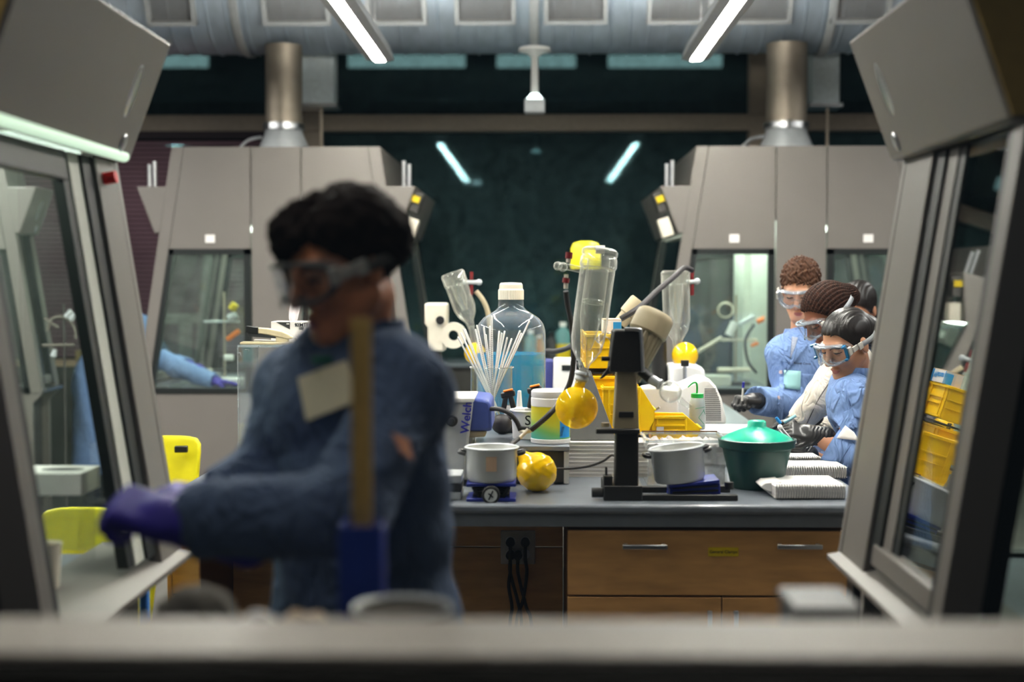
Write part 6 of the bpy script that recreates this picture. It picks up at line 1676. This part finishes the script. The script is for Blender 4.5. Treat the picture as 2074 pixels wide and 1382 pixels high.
pp = on_cloth(664, 734, coat, .012)[0]
mat('clip_green', (30, 110, 84), .5)
if pp is not None: MB().box(pp, (.035, .012, .012), RZ(30)).build('badge_clip', M_['clip_green'], front, bevel=.003)
patch(front, 'sewn_patch', [(792, 932), (815, 945), (826, 892), (775, 893)], coat, 'patch_tan', .004)

# 2. curly haired student standing with a pen
sh = (q(1588, 718, 6.02), q(1676, 716, 6.16)); el = (q(1600, 820, 5.98), q(1668, 815, 6.1)); wr = (q(1533, 812, 5.80), q(1625, 862, 5.86))
hip = q(1655, 905, 6.18); hip.z = .98
hd = q(1622, 587, 6.10); nk = q(1626, 690, 6.14)
Ml = hand_frame(wr[0], (-.80, -.55, .10), (.1, .2, -1))
man, M, coat, C, fw, left = person('person', 'curly haired student in blue lab coat with teal badge, standing with a pen', hd, (-.34, -.84, -.40), nk, sh, el, wr, hip, 'skin_fair', 'coat_blue', hair_curly, 'hair_brown', seed=9, h=.004, hc=.007, slv=(.066, .062, .058), torso=(.165, .160, 1.3), hsc=1.0, fold_amp=.007,
    gl=[(Ml, 1, (1.15, 1.2, 1.25, 1.3), 'glove_black', dict(thumb=(.25, .9, -.3), tcurl=.7, cuff=.045)), (hand_frame(wr[1], (-.9, -.3, -.1), (0, .1, -1)), -1, (.6, .6, .6, .6), 'glove_black', dict(h=.004))])
goggles(man, M, 'goggle_frame', strap_r=(.088, .110))
drape(man, 'badge', [(1588, 750), (1622, 752), (1621, 790), (1587, 787)], coat, 'badge_teal', .008, 4, 4, .002, .025)
for px, py in ((1582, 754), (1576, 806), (1580, 852)):
    p_, n_ = on_cloth(px, py, coat, .002)
    if p_ is not None: MB().cone(p_, p_ + n_ * .003, .008, n=18).cone(p_ + n_ * .003, p_ + n_ * .0042, .004, n=12).build('button', M_['button_pink'], coat)
def stitched(pxs, obj, name, m, r=.0022, parent=None):
    pts = [on_cloth(*p_, obj, .001)[0] for p_ in pxs]; pts = [p_ for p_ in pts if p_ is not None]
    if len(pts) > 1: return MB().tube(pts, r, 6, 3).build(name, M_[m], parent or obj)
drape(man, 'shirt', [(1604, 682), (1616, 684), (1605, 722), (1600, 726)], coat, 'shirt_grey', .003)
drape(coat, 'lapel', [(1590, 680), (1604, 676), (1599, 736), (1584, 756)], coat, 'coat_blue', .009)
drape(coat, 'lapel', [(1620, 680), (1640, 696), (1602, 740), (1588, 762)], coat, 'coat_blue', .010)
drape(coat, 'placket', [(1579, 764), (1590, 764), (1582, 890), (1570, 890)], coat, 'coat_blue', .005, 3, 16)
drape(coat, 'pocket', [(1622, 757), (1658, 759), (1654, 814), (1620, 810)], coat, 'coat_blue', .005)
a, n_ = on_cloth(1602, 735, coat, .003); b_, _ = on_cloth(1636, 737, coat, .003)
if a is not None and b_ is not None:
    text_obj('embroidery', 'Pua Rnonth Cdona', .0132, basis((a + b_) / 2 + V(0, -.006, 0), b_ - a, (0, 0, 1)), M_['ink'], coat, bold=.02)
pc = Ml @ V(.034, .088, .0)
pen = thing('pen', 'blue capped pen upright in the black glove of the curly haired student', 'pen', pc)
a, b_ = q(1506, 774, 5.66), q(1503, 812, 5.68); MB().cone(a, b_, .0042, n=12).build('barrel', M_['white_plastic'], pen)
MB().cone(a, a + (b_ - a) * .3, .0052, n=12).build('cap', M_['ink_blue'], pen)

# 3. student with rows of braids, white coat
sh = (q(1762, 735, 5.62), q(1712, 722, 5.36)); el = (q(1730, 850, 5.6), q(1664, 806, 5.34)); wr = (q(1660, 880, 5.5), q(1618, 852, 5.40))
hip = q(1800, 980, 5.6); hip.z = .96
hd = q(1676, 640, 5.44); nk = q(1722, 700, 5.47)
Ml = hand_frame(wr[1], (-1, -.1, -.22), (.1, -.2, -1))
bra, M, coat, C, fw, left = person('person', 'student with rows of braids and clear goggles bending in a white coat', hd, (-.80, -.24, -.55), nk, sh, el, wr, hip, 'skin_brown', 'coat_white', hair_braids, 'hair_braid', True, seed=21, h=.004, hc=.007, slv=(.068, .058, .050), torso=(.175, .17, 1.4), hsc=.96, lip='lip_brown',
    gl=[(Ml, -1, (.35, .4, .45, .5), 'glove_black', dict(thumb=(.6, .75, -.2))), (hand_frame(wr[0], (-1, -.1, -.1), (0, .1, -1)), 1, (.5, .5, .5, .5), 'glove_black', dict(h=.004))])
goggles(bra, M, 'goggle_frame', strap_r=(.091, .120), strap_tilt=9)
stitched([(1698, 742), (1680, 775), (1660, 805), (1645, 835), (1634, 858)], coat, 'sleeve_seam', 'cloth_grey', .002)

# 4. dark haired student in front, blue coat with turned up cuffs
sh = (q(1770, 812, 5.24), q(1722, 812, 4.94)); el = (q(1700, 955, 5.2), q(1722, 925, 4.86)); wr = (q(1622, 918, 5.12), q(1652, 882, 4.90))
hip = q(1800, 1010, 5.12); hip.z = .94
hd = q(1715, 696, 5.02); nk = q(1745, 772, 5.05)
Ml = hand_frame(wr[1], (-1, .02, .18), (.05, .55, -.8)); Mr = hand_frame(wr[0], (-1, -.15, .25), (.05, -.4, -.8))
wom, M, coat, C, fw, left = person('person', 'dark haired student in blue coat, bare wrist, holding a steel clamp at the bench', hd, (-.76, -.46, -.38), nk, sh, el, wr, hip, 'skin_tan', 'coat_blue', hair_straight, 'hair_black', True, seed=33, h=.0036, hc=.006, slv=(.070, .064, .060), torso=(.175, .17, 1.4), hsc=.96, wrist_bare=(.08, .105), fold_amp=.007,
    gl=[(Ml, -1, (.28, .42, .52, .6), 'glove_black', dict(h=.0025, thumb=(.55, .8, -.25), cuff=.035)), (Mr, 1, (.5, .55, .6, .6), 'glove_black', dict(thumb=(.5, .8, -.2), cuff=.03))])
goggles(wom, M, 'goggle_frame', 'clip_blue', strap_r=(.085, .110))
cf = wr[1] + (el[1] - wr[1]).normalized() * .085; ax = (el[1] - wr[1]).normalized()
MB().lathe([(.060, -.022), (.066, -.024), (.070, .0), (.069, .034), (.063, .036)], cf, 32, ax).build('turned_cuff', M_['coat_blue'], coat, angle=60, solid=.004)
drape(coat, 'lapel', [(1716, 794), (1746, 786), (1746, 850), (1730, 846)], coat, 'coat_blue', .009)
drape(coat, 'pocket', [(1706, 836), (1738, 822), (1738, 868), (1712, 872)], coat, 'coat_blue', .005)
drape(wom, 'badge', [(1712, 862), (1730, 876), (1740, 893), (1694, 888)], coat, 'paper', .012, 4, 4, .002, .03)
cl = Ml @ V(-.01, .085, -.045)
t = thing('steel_clamp', 'shiny steel clamp held between the black gloves over the bench', 'clamp', cl)
a, b_ = q(1582, 868, 4.80), q(1604, 894, 4.79); d = (b_ - a); x, y, z = frame(d)
MB().tube([a, b_], .0055, 10, 1).tube([a + x * .012, b_ + x * .014], .004, 10, 1).tube([a + x * .006 - y * .010, b_ + x * .008 - y * .012], .004, 10, 1).build('prongs', M_['steel'], t)
MB().ball(a - d * .1, .009, 18, 12).build('boss', M_['white_plastic'], t)
MB().box(b_ + x * .006, (.03, .016, .016)).build('jaw', M_['steel'], t, bevel=.003)
for px0, py0, px1, py1, m, lab in ((1572, 846, 1581, 858, 'ink_sky', 'short bright blue pen beside the braided student\'s glove'), (1588, 856, 1612, 842, 'badge_teal', 'pale teal marker lying by the braided student\'s white sleeve')):
    o = MB().cone(q(px0, py0, 5.30), q(px1, py1, 5.30), .006, n=12).build('marker_pen', M_[m]); tag(o, lab, 'pen')

# 5. a head of dark hair behind the braided student; 6. one working at the far hood
sh = (q(1700, 740, 6.95), q(1800, 740, 7.05)); el = (q(1690, 830, 6.95), q(1812, 830, 7.0)); wr = (q(1690, 880, 6.75), q(1800, 880, 6.8)); hip = q(1750, 930, 7.05); hip.z = .95
person('person', 'dark haired person mostly hidden behind the braided student', q(1738, 628, 6.9), (-.5, -.75, -.45), q(1745, 700, 7.0), sh, el, wr, hip, 'skin_tan', 'coat_blue', hair_plain, 'hair_black', True, seed=5, h=.006, hc=.010)
sh = (V(-2.80, 9.95, 1.22), V(-2.80, 9.57, 1.20)); el = (V(-2.62, 9.98, 1.0), V(-2.40, 9.38, .985)); wr = (V(-2.42, 9.75, .98), V(-2.13, 9.30, .905)); hip = V(-3.05, 9.76, .90)
person('person', 'person in blue coat and purple glove reaching into the hood behind the front person', V(-2.90, 9.80, 1.42), (.8, -.1, -.55), V(-2.84, 9.75, 1.30), sh, el, wr, hip, 'skin_tan', 'coat_blue', hair_plain, 'hair_black', seed=6, h=.006, hc=.010,
    gl=[(hand_frame(wr[1], (1, -.08, -.08), (0, 0, -1)), 1, (.1, .1, .12, .15), 'glove_purple', dict(h=.004)), (hand_frame(wr[0], (1, -.1, -.1), (0, 0, -1)), -1, (.5, .5, .5, .5), 'glove_purple', dict(h=.004))])
# ------------------------------------------------------------------ light and film
w = bpy.data.worlds.new('world'); SC.world = w; w.use_nodes = True
bg = w.node_tree.nodes['Background']; bg.inputs['Color'].default_value = (.010, .014, .018, 1); bg.inputs['Strength'].default_value = 1.0
def area(name, loc, size, energy, col, rot=(0, 0, 0)):
    l = bpy.data.lights.new(name, 'AREA'); l.shape = 'RECTANGLE'; l.size, l.size_y = size; l.energy = energy; l.color = col
    o = bpy.data.objects.new(name, l); COL.objects.link(o); o.location = loc; o.rotation_euler = rot; return o
# the lamps of the two side aisles, which hang where the photograph does not reach
area('aisle_light', (-3.7, 6.0, 2.95), (.14, 6.5), 70, (1, .97, .93))
area('aisle_light', (3.7, 6.0, 2.95), (.14, 6.5), 45, (1, .97, .93))
area('near_fill', (-.9, 1.95, 3.0), (.14, .9), 1.6, (1, .95, .9))  # unseen fill added to brighten the front person
area('corridor_fill', (0, -.3, 3.5), (1.2, .3), 1.1, (1, .82, .6), (math.radians(40), 0, 0))  # unseen dim fill added behind the camera to lift the near hood ends
vs = SC.view_settings
SC.display_settings.display_device = 'sRGB'
vs.view_transform = 'Standard'; vs.look = 'None'; vs.gamma = 1; vs.use_curve_mapping = False; vs.exposure = 1.95
cy = SC.cycles
cy.use_denoising = True
try: cy.denoiser = 'OPENIMAGEDENOISE'
except Exception: pass
cy.max_bounces = 10; cy.transparent_max_bounces = 24; cy.glossy_bounces = 5; cy.transmission_bounces = 6; cy.diffuse_bounces = 3
cy.sample_clamp_indirect = 4.0; cy.caustics_reflective = False; cy.caustics_refractive = False
